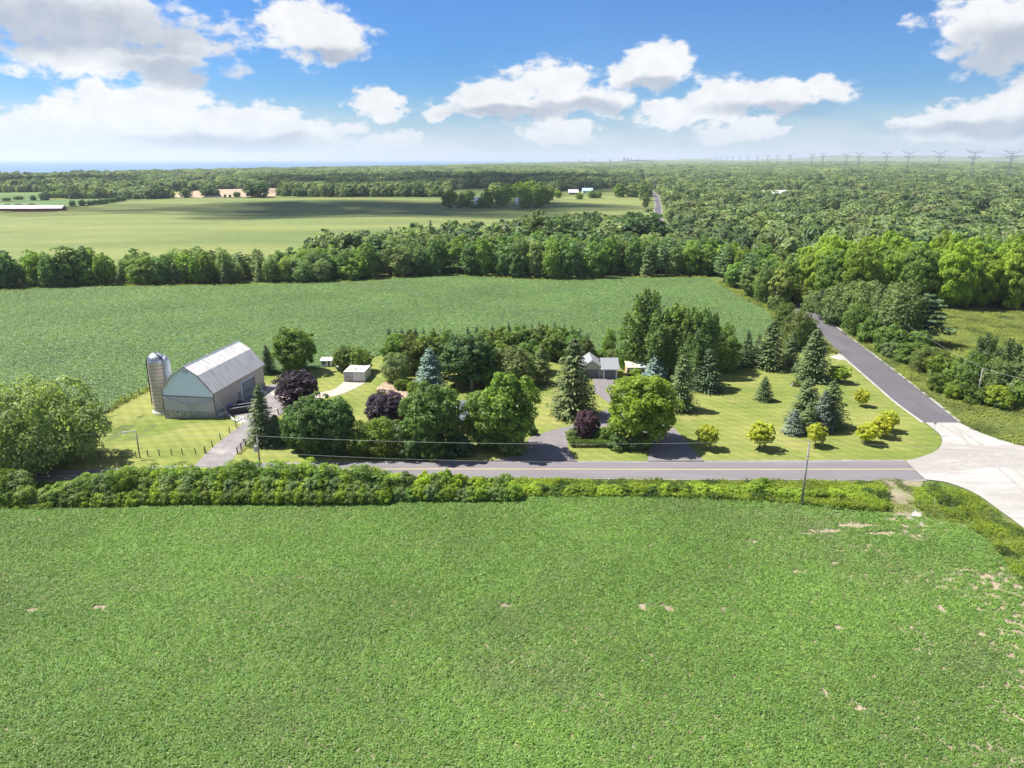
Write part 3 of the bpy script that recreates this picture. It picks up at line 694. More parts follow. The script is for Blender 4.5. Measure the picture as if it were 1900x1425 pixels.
farm_yard = Gs([(1400, 372), (1425, 352), (1490, 352), (1500, 366), (1470, 374)])

# ================================================================== CROPS (stuff)
rgc = np.random.default_rng(8)
soy = [clump_mesh('soybean_plant', rgc, 42, .40, .26, .092, 'lf_soy', .78) for _ in range(4)]
def crop_holes(px, py, scale=1):
    hx_, hy_ = G(px, py); return hx_, hy_
holes = [(935, 1125, 1.5, .9), (1192, 1127, .8, 1.2), (1240, 1128, 1.0, 1.0), (1216, 1124, .35, .5), (1340, 1128, .6, .5), (185, 1128, 1.6, .6), (60, 1133, 1.5, .4), (1675, 1240, .7, .6), (1205, 1200, .4, .3), (1275, 1305, .4, .3), (1205, 1012, 1.0, .6),
         (1555, 1165, 1.0, 1.0), (1530, 1285, .5, 1.8), (1592, 1312, .5, 1.4), (1470, 1140, .9, .7), (1745, 1130, .9, 1.6), (560, 965, 1.0, .4), (900, 945, 1.3, .4), (650, 962, 1.0, .4), (1080, 950, 1.3, .4),
         (1590, 975, 5.0, 1.1), (1640, 990, 4.0, .9), (1540, 985, 4.0, .8), (1500, 990, 2.5, .6), (1400, 1005, 2.0, .5), (1480, 1060, 2.0, .6), (1550, 1045, 1.6, .5)]
hol = [(*G(a, b), c * .72, d * .72) for a, b, c, d in holes]
def crop(name, poly, step, meshes, sc_, label, seed, frust, holes=(), zoff=0.):
    x, y = scatter_pts(poly, step, seed)
    k = (np.abs(x) < (depth(y) * .6966) + frust) & (y > 40); x, y = x[k], y[k]
    nz = vnoise(x, y, 3.1, seed) * .5 + vnoise(x, y, 1.1, seed + 1) * .5
    near = np.ones(len(x))
    for hx_, hy_, a, b in holes:
        d = np.hypot((x - hx_) / a, (y - hy_) / b); k = d > .35 + nz * .8; x, y, nz, near = x[k], y[k], nz[k], np.minimum(near[k], .45 + .4 * d[k])
    big = vnoise(x + 40, y, 13, seed + 3)
    s = sc_ * (.82 + .34 * nz + .15 * big + .16 * (vnoise(x * .12, y, 1.3, seed + 5) - .5)) * near
    # right-hand corner grows thin
    thin = smooth(x, 30, 62) * smooth(vnoise(x, y, 4.0, 77), .40, .70) * .5 if holes else np.zeros_like(x)
    k = np.random.default_rng(seed + 9).random(len(x)) > thin; x, y, s = x[k], y[k], s[k]
    return scatter(name, x, y, H(x, y) + zoff, s, meshes, label, 'crop', seed)
crop('soybean_crop', crop_front, .43, soy, 1.0, 'dense green soybean crop covering the whole foreground field', 11, 34, hol)
soyf = [clump_mesh('soybean_plant', rgc, 75, 1.05, .5, .17, 'lf_soy_far', .8) for _ in range(4)]
crop('soybean_crop_behind_farm', back_field, 1.25, soyf, 1.0, 'flat green soybean crop in the field behind the barn and trees', 12, 25)

# roadside vines and weeds
wd = [clump_mesh('weed', rgc, 40, .55, .75, .13, 'lf_vine', .4) for _ in range(3)]
md = [clump_mesh('meadow_weed', rgc, 34, .7, .55, .13, 'lf_weed', .2) for _ in range(3)]
gr = [clump_mesh('grass_tuft', rgc, 26, .5, .22, .10, 'lf_weed', .3) for _ in range(2)]
verge = Gs([(-200, 906), (100, 900), (300, 896), (700, 893), (1000, 893), (1300, 895), (1630, 897), (1648, 920), (1650, 950), (1600, 948), (1480, 936), (1300, 926), (1150, 923), (950, 924), (700, 928), (400, 936), (0, 947), (-260, 953)])
x, y = scatter_pts(verge, .55, 31); nz = vnoise(x, y, 3, 5)
ctr = vnoise(x, y * 2.5, 6, 12)
hgt = .5 + 1.1 * nz * ctr + .25 * vnoise(x, y, 1, 6)
scatter('roadside_weeds', x, y, H(x, y), .8 + .5 * nz, wd, 'yellow green vines and weeds between the road and the foreground field', 'weeds', 31, zs=hgt)
verge2 = Gs([(1690, 905), (1760, 903), (1812, 924), (1850, 952), (1900, 990), (1960, 1050), (1990, 1130), (1915, 1110), (1870, 1050), (1832, 1000), (1790, 976), (1725, 962), (1700, 940)])
x, y = scatter_pts(verge2, .6, 32); nz = vnoise(x, y, 2.5, 7); k = nz > .08; x, y, nz = x[k], y[k], nz[k]
scatter('corner_weeds', x, y, H(x, y), .5 + .6 * nz, wd, 'low bright weeds along the curved gravel edge of the field', 'weeds', 33, zs=.3 + .9 * nz)
x, y = scatter_pts(meadow, 1.0, 34); nz = vnoise(x, y, 6, 9)
k = (np.abs(x) < depth(y) * .6966 + 15); x, y, nz = x[k], y[k], nz[k]
scatter('meadow_weeds', x, y, H(x, y), .7 + .8 * nz, md, 'yellowish meadow grass and weeds right of the side road', 'meadow', 34, zs=.35 + .9 * nz)
stp = Gs([(1425, 580), (1380, 556), (1345, 535), (1330, 522), (1440, 555), (1458, 572), (1500, 600), (1520, 622), (1556, 658), (1500, 652), (1470, 640), (1440, 600)])
x, y = scatter_pts(stp, .9, 35); nz = vnoise(x, y, 3, 9)
scatter('field_edge_weeds', x, y, H(x, y), .8 + .8 * nz, md, 'unmown weeds between the back field and the side road', 'weeds', 35, zs=.6 + 1.3 * nz)
x, y = scatter_pts(x_ent, .5, 36); nz = vnoise(x, y, 1.6, 10); k = nz > .5; x, y, nz = x[k], y[k], nz[k]
scatter('entrance_weeds', x, y, H(x, y), .4 + .5 * nz, md, 'thin weeds growing on the bare field entrance', 'weeds', 36, zs=.2 + .4 * nz)
# grassy margins of the back field
def margin(a, seed, lab, wdt=1.6):
    pts = smooth_line(Gs(a), 20); xs = []; ys = []; r = np.random.default_rng(seed)
    for (x0, y0), (x1, y1) in zip(pts[:-1], pts[1:]):
        n = int(math.hypot(x1 - x0, y1 - y0) * 2.2) + 1; t = r.random(n)
        xs.append(x0 + (x1 - x0) * t + r.normal(size=n) * wdt * .5); ys.append(y0 + (y1 - y0) * t + r.normal(size=n) * wdt * .5)
    x = np.concatenate(xs); y = np.concatenate(ys)
    scatter('field_margin', x, y, H(x, y), r.uniform(.6, 1.3, len(x)), md, lab, 'weeds', seed, zs=r.uniform(.6, 1.8, len(x)))
margin([(-300, 549), (0, 540), (170, 532), (270, 531), (400, 530), (560, 527), (700, 521), (770, 514), (860, 513), (940, 517), (1010, 520), (1100, 518), (1310, 515)], 41, 'rough grass strip at the foot of the long hedgerow', 3)
margin([(188, 769), (220, 752), (278, 723), (330, 713), (480, 698)], 42, 'weedy strip along the wire fence beside the silo', 1.2)

# ================================================================== BARN
BX, BY, BRZ = -60.1, 140.8, -R(8.4)
barn = thing('gambrel_barn', 'large barn with grey metal gambrel roof, pale blue gable and beige side wall', 'barn', (BX, BY, 0), BRZ)
M['barn_blue'] = plain('pale_blue_siding', (.68, .78, .99), .6, var=.03, scale=.8, dirt=((.62, .72, .90), .6, .5))
M['barn_beige'] = plain('beige_siding', (.46, .42, .38), .65, var=.04, scale=.8, dirt=((.3, .28, .26), .62, .5))
M['barn_lower'] = plain('grey_siding', (.50, .48, .58), .65, var=.05, scale=.8, dirt=((.35, .37, .39), .6, .5))
M['concrete'] = plain('foundation_concrete', (.34, .32, .30), .9, var=.2, scale=1.2, dirt=((.42, .42, .4), .66, .7))
def roof_mat(name, col, stain, rib=3.0):
    m, q = newmat(name); tc_ = q.n('ShaderNodeTexCoord').outputs['Object']
    s = q.n('ShaderNodeSeparateXYZ'); q.put(s.inputs[0], tc_)
    c = q.mix(q.ramp(q.noise(q.v('MULTIPLY', tc_, (.35, 1.4, .35)), .9, 6, .65), .42, .72), c4(col), c4(stain))
    c = q.mix(q.m('MULTIPLY', q.ramp(q.noise(q.v('MULTIPLY', tc_, (.3, .9, .3)), .45, 5, .6), .6, .74), .55), c, (.42, .35, .28, 1))
    rb = q.m('POWER', q.m('ABSOLUTE', q.m('SINE', q.m('MULTIPLY', s.outputs[1], rib))), 8)
    b = q.n('ShaderNodeBsdfPrincipled'); q.put(b.inputs['Base Color'], c); b.inputs['Roughness'].default_value = .5; b.inputs['Metallic'].default_value = 0; b.inputs['Specular IOR Level'].default_value = .3
    bp = q.n('ShaderNodeBump'); bp.inputs['Distance'].default_value = .06; q.put(bp.inputs['Height'], rb); q.t.links.new(bp.outputs[0], b.inputs['Normal'])
    return finish(m, q, b.outputs[0])
M['barn_roof'] = roof_mat('weathered_metal_roof', (.66, .63, .60), (.50, .47, .45))
W_, L_ = 11.1, 21.4
prof = [(-W_, 5.3), (-W_ + 2.75, 8.6), (-W_ / 2, 10.35), (-2.75, 8.6), (0, 5.3)]
MB().prism([(-W_, 0, 4.05), (0, 0, 4.05)] + [(x, 0, z) for x, z in prof[::-1]], (0, .15, 0)).build('gable_wall', 'barn_blue', barn)
MB().prism([(-W_, L_ - .15, 1.0), (0, L_ - .15, 1.0)] + [(x, L_ - .15, z) for x, z in prof[::-1]], (0, .15, 0)).build('gable_wall', 'barn_beige', barn)
MB().box(-W_ - .03, .03, -.04, .15, 1.0, 4.05).build('lower_front_wall', 'barn_lower', barn)
fd = MB().box(-W_ - .12, .12, -.14, L_ + .1, -2.2, 1.0); fd.build('foundation', 'concrete', barn)
sw = MB(); sw.box(-.15, 0, .15, L_ - .15, 1.0, 5.3); sw.build('side_wall', 'barn_beige', barn)
MB().box(-W_, -W_ + .15, .15, L_ - .15, 1.0, 5.3).build('side_wall', 'barn_beige', barn)
for k in range(4):
    (x0, z0), (x1, z1) = prof[k], prof[k + 1]
    dx, dz = x1 - x0, z1 - z0; l = math.hypot(dx, dz); nx_, nz_ = -dz / l * .14, dx / l * .14
    if k == 0: x0 -= dx / l * .35; z0 -= dz / l * .35
    if k == 3: x1 += dx / l * .35; z1 += dz / l * .35
    MB().prism([(x0, -.35, z0 + .02), (x1, -.35, z1 + .02), (x1 + nx_, -.35, z1 + nz_), (x0 + nx_, -.35, z0 + nz_)], (0, L_ + .7, 0)).build('roof_slope', 'barn_roof', barn)
MB().prism([(-W_ / 2 - .3, -.37, 10.36), (-W_ / 2, -.37, 10.62), (-W_ / 2 + .3, -.37, 10.36)], (0, L_ + .74, 0)).build('ridge_cap', 'metal', barn)
M['trim_dark'] = plain('dark_trim', (.12, .12, .125), .6, var=.1)
for k in range(4):
    (x0, z0), (x1, z1) = prof[k], prof[k + 1]
    MB().tube([(x0, -.40, z0), (x1, -.40, z1)], .09, 4).build('gable_trim', 'trim_dark', barn)
MB().box(.03, .17, -.2, L_ + .2, 5.0, 5.16).build('gutter', 'trim_dark', barn)
MB().box(.0, .12, -.16, -.02, 1.0, 5.1).build('corner_trim', 'trim_dark', barn); MB().box(-W_ - .1, -W_, -.16, -.02, -.9, 5.1).build('corner_trim', 'trim_dark', barn)
MB().box(-W_, 0, -.1, -.02, 4.0, 4.14).build('gable_band', 'trim_dark', barn)
dt = MB().tube([(-W_ + .1, -.25, 3.75), (-5.5, -.3, 2.35), (0, -.25, 3.5)], .07, 6); dt.build('drain_pipe', 'metal', barn)
MB().tube([(-5.5, -.3, 2.35), (-5.5, -.3, -.5), (-5.8, -.9, -.9)], .08, 6).build('drain_pipe', 'metal', barn)
vt = MB().box(-6.1, -5.0, -.08, 0, 9.0, 9.5).build('gable_vent', 'trim_dark', barn)
MB().box(-5.98, -5.12, -.12, -.085, 9.08, 9.42).build('louvre_panel', 'barn_blue', vt)
wn = MB().box(-8.6, -7.7, -.2, -.14, .35, .95).build('window', 'white', barn); MB().box(-8.48, -7.82, -.23, -.205, .45, .85).build('pane', 'glass', wn)
M['door_blue'] = plain('blue_grey_door', (.19, .22, .265), .5, var=.05, scale=1)
dr = MB().box(0, .06, 11.0, 16.6, .1, 3.9).build('overhead_door', 'door_blue', barn)
for k in range(1, 6): MB().box(.062, .09, 11.0, 16.6, .1 + k * .63 - .02, .1 + k * .63 + .02).build('door_seam', 'trim_dark', dr)
for a, b, c, d in ((10.75, 11.0, .1, 4.1), (16.6, 16.85, .1, 4.1), (10.75, 16.85, 3.9, 4.12)): MB().box(.0, .14, a, b, c, d).build('door_trim', 'barn_blue' if a < 11 else 'trim_dark', barn)
sd = MB().box(0, .07, 9.4, 10.35, .1, 2.2).build('side_door', 'trim_dark', barn); MB().box(.075, .10, 9.5, 10.25, .2, 2.1).build('door_leaf', 'door_blue', sd)
# vertical siding ribs
for k in range(1, 37):
    MB().box(-W_ + k * .3, -W_ + k * .3 + .03, -.065, -.041, 1.02, 3.98).build('siding_rib', 'barn_lower', barn)

# silo
SX, SY = -73.3, 146.3; sz0 = h1(SX, SY) - .1
silo = thing('concrete_silo', 'tall beige stave silo with a silver dome behind the barn', 'silo', (SX, SY, sz0))
def stave_mat():
    m, q = newmat('silo_staves'); t = q.n('ShaderNodeTexCoord').outputs['Object']; s = q.n('ShaderNodeSeparateXYZ'); q.put(s.inputs[0], t)
    an = q.m('MULTIPLY', q.m('ARCTAN2', s.outputs[0], s.outputs[1]), 24 / 6.2832); row = q.m('FLOOR', q.m('DIVIDE', s.outputs[2], .78))
    cell = q.n('ShaderNodeCombineXYZ'); q.put(cell.inputs[0], q.m('FLOOR', an)); q.put(cell.inputs[1], row)
    wn_ = q.n('ShaderNodeTexWhiteNoise'); q.put(wn_.inputs['Vector'], cell.outputs[0])
    c = q.mix(wn_.outputs['Value'], (.46, .41, .34, 1), (.58, .52, .44, 1))
    c = q.mix(q.ramp(q.noise(t, .5, 5, .6), .5, .75), c, (.42, .38, .34, 1))
    b = q.n('ShaderNodeBsdfPrincipled'); q.put(b.inputs['Base Color'], c); b.inputs['Roughness'].default_value = .9
    return finish(m, q, b.outputs[0])
M['stave'] = stave_mat()
SR, SH_ = 1.8, 10.9; M['hoop'] = plain('rusted_hoop', (.27, .23, .19), .8, var=.2)
MB().lathe([(SR, 0), (SR, SH_)], 32).build('stave_wall', 'stave', silo, smooth=True)
for k in range(15): MB().lathe([(SR, .38 + k * .76), (SR + .05, .38 + k * .76), (SR + .05, .46 + k * .76), (SR, .46 + k * .76)], 28).build('hoop', 'hoop', silo)
for k in range(24):
    a = k * math.pi / 12; MB().box(-.012, .012, SR - .02, SR + .02, 0, SH_).build('stave_joint', 'hoop', silo, rz=a)
MB().lathe([(SR + .3, -.1), (SR + .3, .25), (SR, .26)], 24).build('footing', 'white', silo)
M['dome'] = plain('dome_metal', (.50, .54, .60), .35, .55, var=.1, scale=1.5, dirt=((.5, .33, .24), .6, .5))
pr = [(SR + .06, SH_ - .1)] + [((SR + .05) * math.cos(t), SH_ + 1.75 * math.sin(t)) for t in np.linspace(0, 1.5, 9)]
dome = MB().lathe(pr, 24).build('dome', 'dome', silo, smooth=True)
for k in range(12):
    a = k * math.pi / 6; MB().tube([((SR + .07) * math.cos(t) * math.cos(a), (SR + .07) * math.cos(t) * math.sin(a), SH_ + 1.77 * math.sin(t)) for t in np.linspace(0, 1.45, 7)], .03, 4).build('dome_rib', 'metal', dome)
for row, zz in ((0, .55), (1, .85)):
    for k in range(9):
        a = -math.pi * (.15 + .7 * k / 8); r = (SR + .09) * math.cos(math.asin(zz / 1.75 * .97)) ; MB().box(r - .03, r + .03, -.1, .1, SH_ + zz, SH_ + zz + .18).build('vent_hole', 'dark', dome, rz=a)
M['chute'] = plain('chute_metal', (.38, .43, .49), .5, .3, var=.08, scale=1)
ch = MB().lathe([(.75, .3), (.75, SH_ + .2), (.5, SH_ + .9), (.05, SH_ + 1.3)], 14, cx=SR + .3, cy=-.35, a0=-math.pi * .9, a1=math.pi * .9, closed=False).build('ladder_chute', 'chute', silo, smooth=True)
MB().tube([(-1.2, -2.0, 2.2), (-1.5, -1.3, SH_ - 1), (-1.55, -1.1, SH_ + .5), (-1.1, -.8, SH_ + 1.2)], .1, 7).build('filler_pipe', 'dark', silo)
MB().tube([(SR + .2, -.9, SH_ + .3), (SR * .6, -.8, SH_ + 1.25), (.2, -.4, SH_ + 1.8)], .14, 6).build('top_pipe', 'dark', dome)

# ================================================================== GARAGE
M['shingle'] = plain('grey_shingles', (.23, .24, .25), .9, var=.12, scale=5, dirt=((.36, .36, .37), .55, .4), fine=9)
M['shingle_dark'] = plain('dark_shingles', (.13, .14, .165), .9, var=.12, scale=5, fine=9)
M['garage_wall'] = plain('beige_garage_wall', (.40, .375, .34), .8, var=.05)
M['garage_door'] = plain('dark_garage_door', (.135, .14, .165), .5, var=.06)
gxr, gyr = G(1118, 702.8)
gar = thing('double_garage', 'small grey roofed garage with two dark doors at the top of the drive', 'garage', (gxr, gyr, 0))
gd = 6.5
# right wing x 0..3.5, left gabled wing x -5..0 (front .9 m behind)
MB().box(0, 3.5, 0, gd, 0, 2.45).build('wall', 'garage_wall', gar)
MB().prism([(-5, .9, 0), (-.002, .9, 0), (-.002, .9, 2.5), (-2.5, .9, 4.35), (-5, .9, 2.5)], (0, gd, 0)).build('wall', 'garage_wall', gar)
MB().prism([(-.4, -.45, 2.4), (-.4, gd / 2, 4.2), (-.4, gd + .45, 2.4), (-.4, gd + .45, 2.55), (-.4, gd / 2, 4.36), (-.4, -.45, 2.55)], (4.35, 0, 0)).build('roof', 'shingle', gar)
for sx_ in (-1, 1):
    MB().prism([(-2.5, .5, 4.38), (-2.5 + sx_ * 2.95, .5, 2.3), (-2.5 + sx_ * 2.95, .5, 2.45), (-2.5, .5, 4.56)], (0, gd + .9, 0)).build('gable_roof', 'shingle', gar)
    MB().prism([(-2.5, .44, 4.30), (-2.5 + sx_ * 2.95, .44, 2.22), (-2.5 + sx_ * 2.95, .44, 2.44), (-2.5, .44, 4.54)], (0, .05, 0)).build('barge_board', 'white', gar)
MB().box(-.42, 3.97, -.52, -.46, 2.32, 2.55).build('fascia', 'white', gar)
MB().box(-.45, -.41, -.45, .85, 2.3, 2.6).build('fascia', 'white', gar)
for (x0, x1, yy) in ((.42, 3.1, -.03), (-4.0, -.9, .87)):
    d = MB().box(x0, x1, yy, yy + .02, .05, 2.1).build('garage_door', 'garage_door', gar)
    for k in range(1, 4): MB().box(x0, x1, yy - .025, yy - .002, .05 + k * .51, .08 + k * .51).build('door_seam', 'dark', d)
for xx in (.2, 3.12): MB().box(xx, xx + .2, -.06, -.002, 0, 2.3).build('door_trim', 'white', gar)

# tan shed
M['tan_roof'] = plain('pale_tan_roof', (.66, .58, .38), .8, var=.05, scale=1)
M['tan_wall'] = plain('tan_boards', (.52, .40, .24), .8, var=.1, scale=2)
tx, ty = G(1163, 699)
shed = thing('tan_shed', 'open fronted shed with pale yellow and white panel roof beside the garage', 'shed', (tx, ty, 0))
MB().box(0, .12, 0, 3.4, 0, 2.3).build('side_wall', 'tan_wall', shed); MB().box(5.0, 5.12, 0, 3.4, 0, 2.3).build('side_wall', 'tan_wall', shed)
MB().box(.12, 5.0, 3.28, 3.4, 0, 2.7).build('back_wall', 'tan_wall', shed); MB().box(.12, 5.0, .02, .1, 1.7, 2.3).build('front_beam', 'garage_wall', shed)
MB().prism([(-.15, -.3, 2.32), (-.15, 3.7, 2.8), (-.15, 3.7, 2.9), (-.15, -.3, 2.42)], (2.9, 0, 0)).build('roof_panel', 'tan_roof', shed)
MB().prism([(2.81, -.3, 2.32), (2.81, 3.7, 2.8), (2.81, 3.7, 2.9), (2.81, -.3, 2.42)], (2.55, 0, 0)).build('roof_panel', 'white', shed)

# house behind the maples
hx0, hy0 = G(790, 803)
house = thing('bungalow', 'dark roofed bungalow almost hidden behind the two big maples', 'house', (hx0, hy0, 0))
M['brick'] = plain('house_brick', (.34, .24, .19), .9, var=.15, scale=6)
MB().box(0, 17, 0, 8.5, 0, 2.7).build('wall', 'brick', house)
MB().prism([(-.5, -.6, 2.6), (-.5, 4.25, 4.9), (-.5, 9.1, 2.6), (-.5, 9.1, 2.75), (-.5, 4.25, 5.07), (-.5, -.6, 2.75)], (18, 0, 0)).build('roof', 'shingle_dark', house)
MB().box(-.5, 17.5, -.66, -.605, 2.5, 2.78).build('fascia', 'white', house)
for xx in (1.5, 5.0, 11.5, 14.5):
    w_ = MB().box(xx, xx + 1.5, -.06, -.002, 1.0, 2.2).build('window', 'white', house); MB().box(xx + .1, xx + 1.4, -.09, -.065, 1.1, 2.1).build('pane', 'glass', w_)
d_ = MB().box(8.4, 9.5, -.08, -.002, 0, 2.15).build('door', 'white', house); MB().box(8.55, 8.62, -.13, -.085, 1.0, 1.1).build('handle', 'metal', d_)
MB().box(12, 12.8, 3.2, 4.0, 4.0, 6.0).build('chimney', 'brick', house)

# containers
M['cont_white'] = plain('container_white', (.66, .68, .67), .5, var=.05, scale=1, dirt=((.42, .36, .31), .62, .5))
M['cont_grey'] = plain('container_front', (.44, .45, .46), .55, var=.1, scale=1.5, dirt=((.35, .27, .22), .58, .7))
M['rust_roof'] = plain('rusty_litter', (.36, .31, .25), .9, var=.2, scale=1)
def container(x, y, w_, l_, h_, rz, label, rusty):
    c = thing('shipping_container', label, 'container', (x, y, 0), rz, None)
    MB().box(.03, w_ - .03, .05, l_ - .03, .12, h_ - .03).build('body', 'cont_white', c)
    n = 20
    for sx_ in (0, w_ - .04):
        for k in range(n):
            a = .2 + (l_ - .4) * k / n; MB().box(sx_ - .015, sx_ + .055, a, a + (l_ - .4) / n * .5, .2, h_ - .15).build('side_rib', 'cont_white', c)
    for (a, b) in ((0, .12), (w_ - .12, w_)): MB().box(a - .02, b + .02, -.06, .1, 0, h_).build('corner_post', 'cont_white', c)
    MB().box(.1, w_ - .1, -.05, .08, h_ - .14, h_ + .004).build('header', 'cont_white', c); MB().box(.1, w_ - .1, -.05, .08, .02, .15).build('sill', 'rust_roof', c)
    for k in range(2):
        d = MB().box(.13 + k * (w_ / 2 - .12), w_ / 2 - .01 + k * (w_ / 2 - .12), -.035, .04, .16, h_ - .15).build('door', 'cont_grey' if rusty else 'cont_white', c)
        for j in (.3, .75): MB().tube([(.13 + (k + j) * (w_ / 2 - .12), -.07, .1), (.13 + (k + j) * (w_ / 2 - .12), -.07, h_ - .1)], .035, 5).build('lock_bar', 'dark' if rusty else 'trim_dark', d)
    if rusty: MB().box(.5, w_ - .1, 1.2, 3.6, h_ - .02, h_ + .05).build('roof_litter', 'rust_roof', c)
    return c
cx0, cy0 = G(638.5, 708.6); cx1, cy1 = G(657.5, 708.9)
container(cx0, cy0, 2.42, 6.0, 2.55, -R(4), 'left white container with rust streaked doors and litter on its roof', True)
container(cx1 + .1, cy1, 2.42, 6.0, 2.55, -R(4), 'right white container with clean doors and plain white roof', False)
# barrier panel leaning on the left container
lp = thing('steel_barrier', 'rusty steel frame panel leaning on the left container doors', 'barrier', (cx0 + .3, cy0 - .25, 0))
for a in (0, .7, 1.4): MB().tube([(a, 0, 0), (a, .1, 1.4)], .03, 5).build('bar', 'rust_roof', lp)
for z in (.3, 1.35): MB().tube([(0, .05, z), (1.4, .05, z)], .03, 5).build('rail', 'rust_roof', lp)
# small shed
sx0, sy0 = G(596, 680.5)
ss = thing('playhouse_shed', 'tiny white shed with dark window and doorway at the field edge', 'shed', (sx0, sy0, 0), R(4))
MB().box(0, 2.6, 0, 2.0, 0, 1.55).build('wall', 'white', ss)
MB().prism([(-.2, -.25, 1.56), (2.8, -.25, 1.56), (2.9, 2.2, 1.85), (-.1, 2.2, 1.85)], (0, 0, .1)).build('roof', 'cont_white', ss)
wn = MB().box(.3, 1.15, -.03, -.002, .6, 1.2).build('window', 'trim_dark', ss); MB().box(.36, 1.09, -.05, -.032, .66, 1.14).build('pane', 'glass', wn)
MB().box(1.75, 2.2, -.04, -.002, .02, 1.4).build('doorway', 'dark', ss)

# ---- pickup parked behind the containers
def pickup(x, y, rz, label):
    t = thing('pickup_truck', label, 'truck', (x, y, 0), rz)
    b = MB(); b.prism([(-2.6, -.9, .45), (-2.6, -.9, 1.0), (-1.55, -.9, 1.05), (-1.5, -.9, 1.02), (2.55, -.9, .95), (2.6, -.9, .45)], (0, 1.8, 0)); b.build('body', 'white', t)
    cb = MB(); b0 = [(-1.45, -.85, 1.03), (.55, -.85, 1.03), (.35, -.72, 1.72), (-.75, -.72, 1.75)]
    cb.prism(b0, (0, 1.6, 0)).build('cab', 'white', t)
    MB().prism([(-1.41, -.7, 1.08), (-.80, -.62, 1.68), (-.80, .62, 1.68), (-1.41, .7, 1.08)], (-.03, 0, .03)).build('windshield', 'glass', t)
    MB().box(-.9, .3, -.88, -.84, 1.12, 1.55).build('side_window', 'glass', t)
    MB().box(.7, 2.5, -.75, .75, .955, .99).build('bed_floor', 'dark', t)
    for sx_ in (-1.7, 1.6):
        for sy_ in (-.9, .7):
            wl = MB().tube([(sx_, sy_, .38), (sx_, sy_ + .22, .38)], .38, 14).build('wheel', 'dark', t); MB().tube([(sx_, sy_ - .02, .38), (sx_, sy_ + .24, .38)], .18, 10).build('hub', 'metal', wl)
    for sy_ in (-.7, .45): MB().box(-2.64, -2.6, sy_, sy_ + .28, .65, .85).build('headlight', 'metal', t)
    MB().box(-2.66, -2.58, -.85, .85, .4, .55).build('bumper', 'trim_dark', t)
    return t
ux, uy = G(634, 687.5)
pickup(ux + .3, uy + 2.0, R(72), 'white pickup truck parked between the left container and tiny shed')

# ---- junk beside the barn
jx, jy = G(447, 765)
tr = thing('dump_trailer', 'dark trailer with light top rails parked beside the barn side wall', 'trailer', (jx, jy, 0), R(28))
MB().box(-2.2, 2.2, -.95, .95, .55, .65).build('floor', 'dark', tr)
for a in (-.98, .9): MB().box(-2.2, 2.2, a, a + .08, .6, 1.35).build('side_panel', 'dark', tr); MB().box(-2.25, 2.25, a - .03, a + .12, 1.35, 1.43).build('top_rail', 'metal', tr)
for a in (-2.2, 2.1): MB().box(a, a + .1, -.9, .9, .6, 1.3).build('end_panel', 'dark', tr)
MB().tube([(2.2, -.6, .55), (3.4, 0, .5), (2.2, .6, .55)], .06, 6).build('drawbar', 'metal', tr)
for a in (-.5, .45):
    for b in (-1.15, .97): MB().tube([(a, b, .35), (a, b + .2, .35)], .34, 12).build('wheel', 'dark', tr)
M['tarp_blue'] = plain('blue_tarp', (.03, .10, .32), .5, var=.3, scale=2)
M['tarp_pale'] = plain('pale_sheet', (.40, .42, .36), .7, var=.2, scale=2)
def lump(name, label, cat, x, y, rx, ry, hh, mat, seed, rz=0):
    rg = np.random.default_rng(seed); bm = bmesh.new(); bmesh.ops.create_icosphere(bm, subdivisions=3, radius=1)
    for v in bm.verts:
        k = 1 + .28 * math.sin(v.co.x * 5 + seed) * math.sin(v.co.y * 4 + 1) + rg.normal() * .05
        v.co = Vector((v.co.x * rx * k, v.co.y * ry * k, max(-.05, v.co.z * hh * k)))
    me = bpy.data.meshes.new(name); bm.to_mesh(me); bm.free(); me.materials.append(M[mat])
    return tag(link(name, me, None, (x, y, h1(x, y)), rz), label, cat)
a = G(418, 762); lump('tarp_pile', 'blue tarpaulin over a pile against the barn wall', 'tarpaulin', a[0], a[1] + .6, 1.7, .9, 1.2, 'tarp_blue', 3, R(60))
a = G(413, 770); lump('tarp_heap', 'pale crumpled sheet heap in front of the blue tarpaulin', 'heap', a[0], a[1], 1.1, .6, .7, 'tarp_pale', 5, R(30))
a = G(432, 752); lump('dark_heap', 'dark heap of scrap between the tarpaulin and trailer', 'heap', a[0], a[1] + 1, 1.5, 1.0, 1.0, 'dark', 7, R(50))
for k, (px, py, s_, lb) in enumerate([(441, 781, .55, 'white rubble lump left of the pile on the gravel'), (449, 777, .6, 'white rubble lump at the top of the gravel pile'), (452, 782, .5, 'white rubble lump nearest the front spruce'), (446, 785, .4, 'small white rubble lump lowest on the gravel')]):
    a = G(px, py); lump('rubble_lump', lb, 'rubble', a[0], a[1], s_, s_ * .7, s_ * .6, 'white', 11 + k)
for k, (p, q_, lb) in enumerate([((404, 775), (416, 768), 'pale plank lying at the barn corner'), ((425, 771), (436, 784), 'pale plank leaning towards the fence by the trailer'), ((430, 780), (447, 777), 'pale plank lying across the gravel before the trailer')]):
    a, b = G(*p), G(*q_)
    MBk = MB().tube([(0, 0, .12), (b[0] - a[0], b[1] - a[1], .5)], .13, 4); tag(MBk.build('plank', 'cont_white', None, (a[0], a[1], h1(*a))), lb, 'plank')
x0_, y0_ = G(482, 722)
for k in range(5):
    tag(MB().box(-.5, .5, -.4, .4, 0, .5 + .1 * (k % 3)).build('scrap_block', ['white', 'cont_grey', 'rust_roof'][k % 3], None, (x0_ + .8 * k - 1, y0_ - .9 * k, h1(x0_, y0_)), k * .7),
        ['white block at the barn corner of the yard', 'grey block second from the barn in the yard', 'brown block in the middle of the yard scrap', 'white block next to the front spruce', 'grey block farthest from the barn'][k], 'block')
